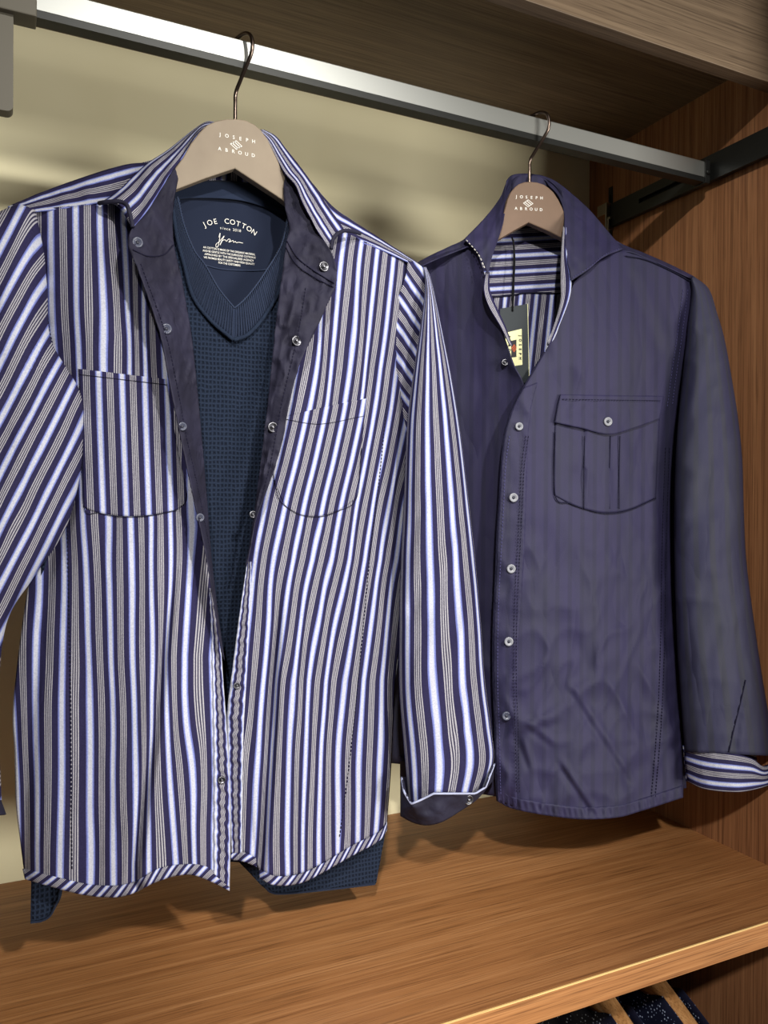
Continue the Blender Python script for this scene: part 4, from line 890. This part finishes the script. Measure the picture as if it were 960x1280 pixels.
# ================================================================== garments on the rail below the shelf
lr = tube('lower_rail', [(-0.9, 0.90, -0.613), (XP-0.002, 0.90, -0.613)], 0.0125, M['metal_dark'], n=16, loc=(0.4, 0.90, -0.613)); tag(lr, 'dark round clothes rail hidden in shade under the shelf', 'rail')
def side_hanger(X, label):
    r = empty('wooden_hanger', (X, 0.90, -0.70)); tag(r, label, 'hanger', 'natural wood hangers under the shelf')
    z0 = -0.650
    prof = []   # (y, z_top, z_bottom)
    for k in range(33):
        q = -1+2*k/32; a = abs(q)
        zt = z0-0.012*a-0.085*a**1.5; prof.append((0.90+q*0.205, zt+0.004*(1-a), zt-0.042+0.014*a))
    vs, fs = [], []; w = 0.0165
    for y, zt, zb in prof:
        zc = (zt+zb)/2; h = (zt-zb)/2
        for j in range(12):
            t = 2*math.pi*j/12; vs.append((X+w*math.copysign(abs(math.cos(t))**0.6, math.cos(t)), y, zc+h*math.copysign(abs(math.sin(t))**0.7, math.sin(t))))
    for i in range(32):
        for j in range(12): fs.append((i*12+j, i*12+(j+1) % 12, (i+1)*12+(j+1) % 12, (i+1)*12+j))
    fs += [tuple(range(12))[::-1], tuple(range(32*12, 33*12))]
    link_mesh('hanger_body', vs, fs, M['hanger_wood'], r)
    hk = [(X, 0.90, z0-0.004), (X, 0.90, z0+0.012), (X, 0.850, z0+0.020), (X, 0.842, z0+0.036), (X, 0.850, z0+0.050), (X, 0.902, z0+0.0535), (X, 0.874, z0+0.048), (X, 0.879, z0+0.036)]
    tube('hook', catmull(np.array(hk), 6), 0.002, M['hook'], r, 8)
    return r
def side_shirt(X, label, mat):
    r = empty('dotted_shirt', (X, 0.90, -1.25)); tag(r, label, 'shirt', 'dotted shirts under the shelf')
    n, m = 44, 30; vs, uvs, fs = [], [], []
    # body: an open sleeve of cloth draped over the hanger, neck left open in the middle
    for side in (-1, 1):
        o = len(vs)
        for k in range(n+1):
            q = -1+2*k/n; a = abs(q); y = 0.90+q*0.222
            gap = max(0.0, 1-a/0.34); zt = -0.650-0.012*a-0.085*a**1.5+0.006-(0.05*gap**0.7 if q < 0 else 0.006*gap)
            for j in range(m+1):
                t = j/m; z = zt+(-1.22-zt)*t
                half = 0.019+0.016*min(1, t*5)+0.010*gap*(1-t)+0.005*math.sin(k*0.9+j*0.25+X*40)*min(1, t*4)
                if a > 0.93: half *= max(0.05, (1-a)/0.07)
                vs.append((X+side*half, y, z)); uvs.append((y, z))
        for k in range(n):
            for j in range(m):
                a0 = o+k*(m+1)+j; f = (a0, a0+1, a0+m+2, a0+m+1); fs.append(f if side > 0 else f[::-1])
    link_mesh('body', vs, fs, mat, r, uvs=uvs, thick=0.0015)
    # collar standing around the neck
    vs, fs = [], []; K = 40
    for k in range(K+1):
        a = 2*math.pi*k/K; cyy = 0.90-0.062*math.cos(a); xx = X+0.030*math.sin(a); front = 0.5+0.5*math.cos(a)
        zb = -0.668-0.055*front; ht = 0.040-0.006*front
        for j in range(6):
            t = j/5; vs.append((X+(xx-X)*(1+0.25*t), 0.90+(cyy-0.90)*(1+0.10*t), zb+ht*t))
    for k in range(K):
        for j in range(5): fs.append((k*6+j, (k+1)*6+j, (k+1)*6+j+1, k*6+j+1))
    link_mesh('collar', vs, fs, mat, r, thick=0.0015)
    return r
for X, a, b in ((0.837, 'natural wood hanger in the dotted shirt beside the wooden side panel', 'navy shirt with white dots under the shelf beside the side panel'),
                (0.745, 'natural wood hanger in the second dotted shirt from the side panel', 'navy dotted shirt under the shelf, second from the side panel')):
    side_hanger(X, a); side_shirt(X, b, M['dots'])
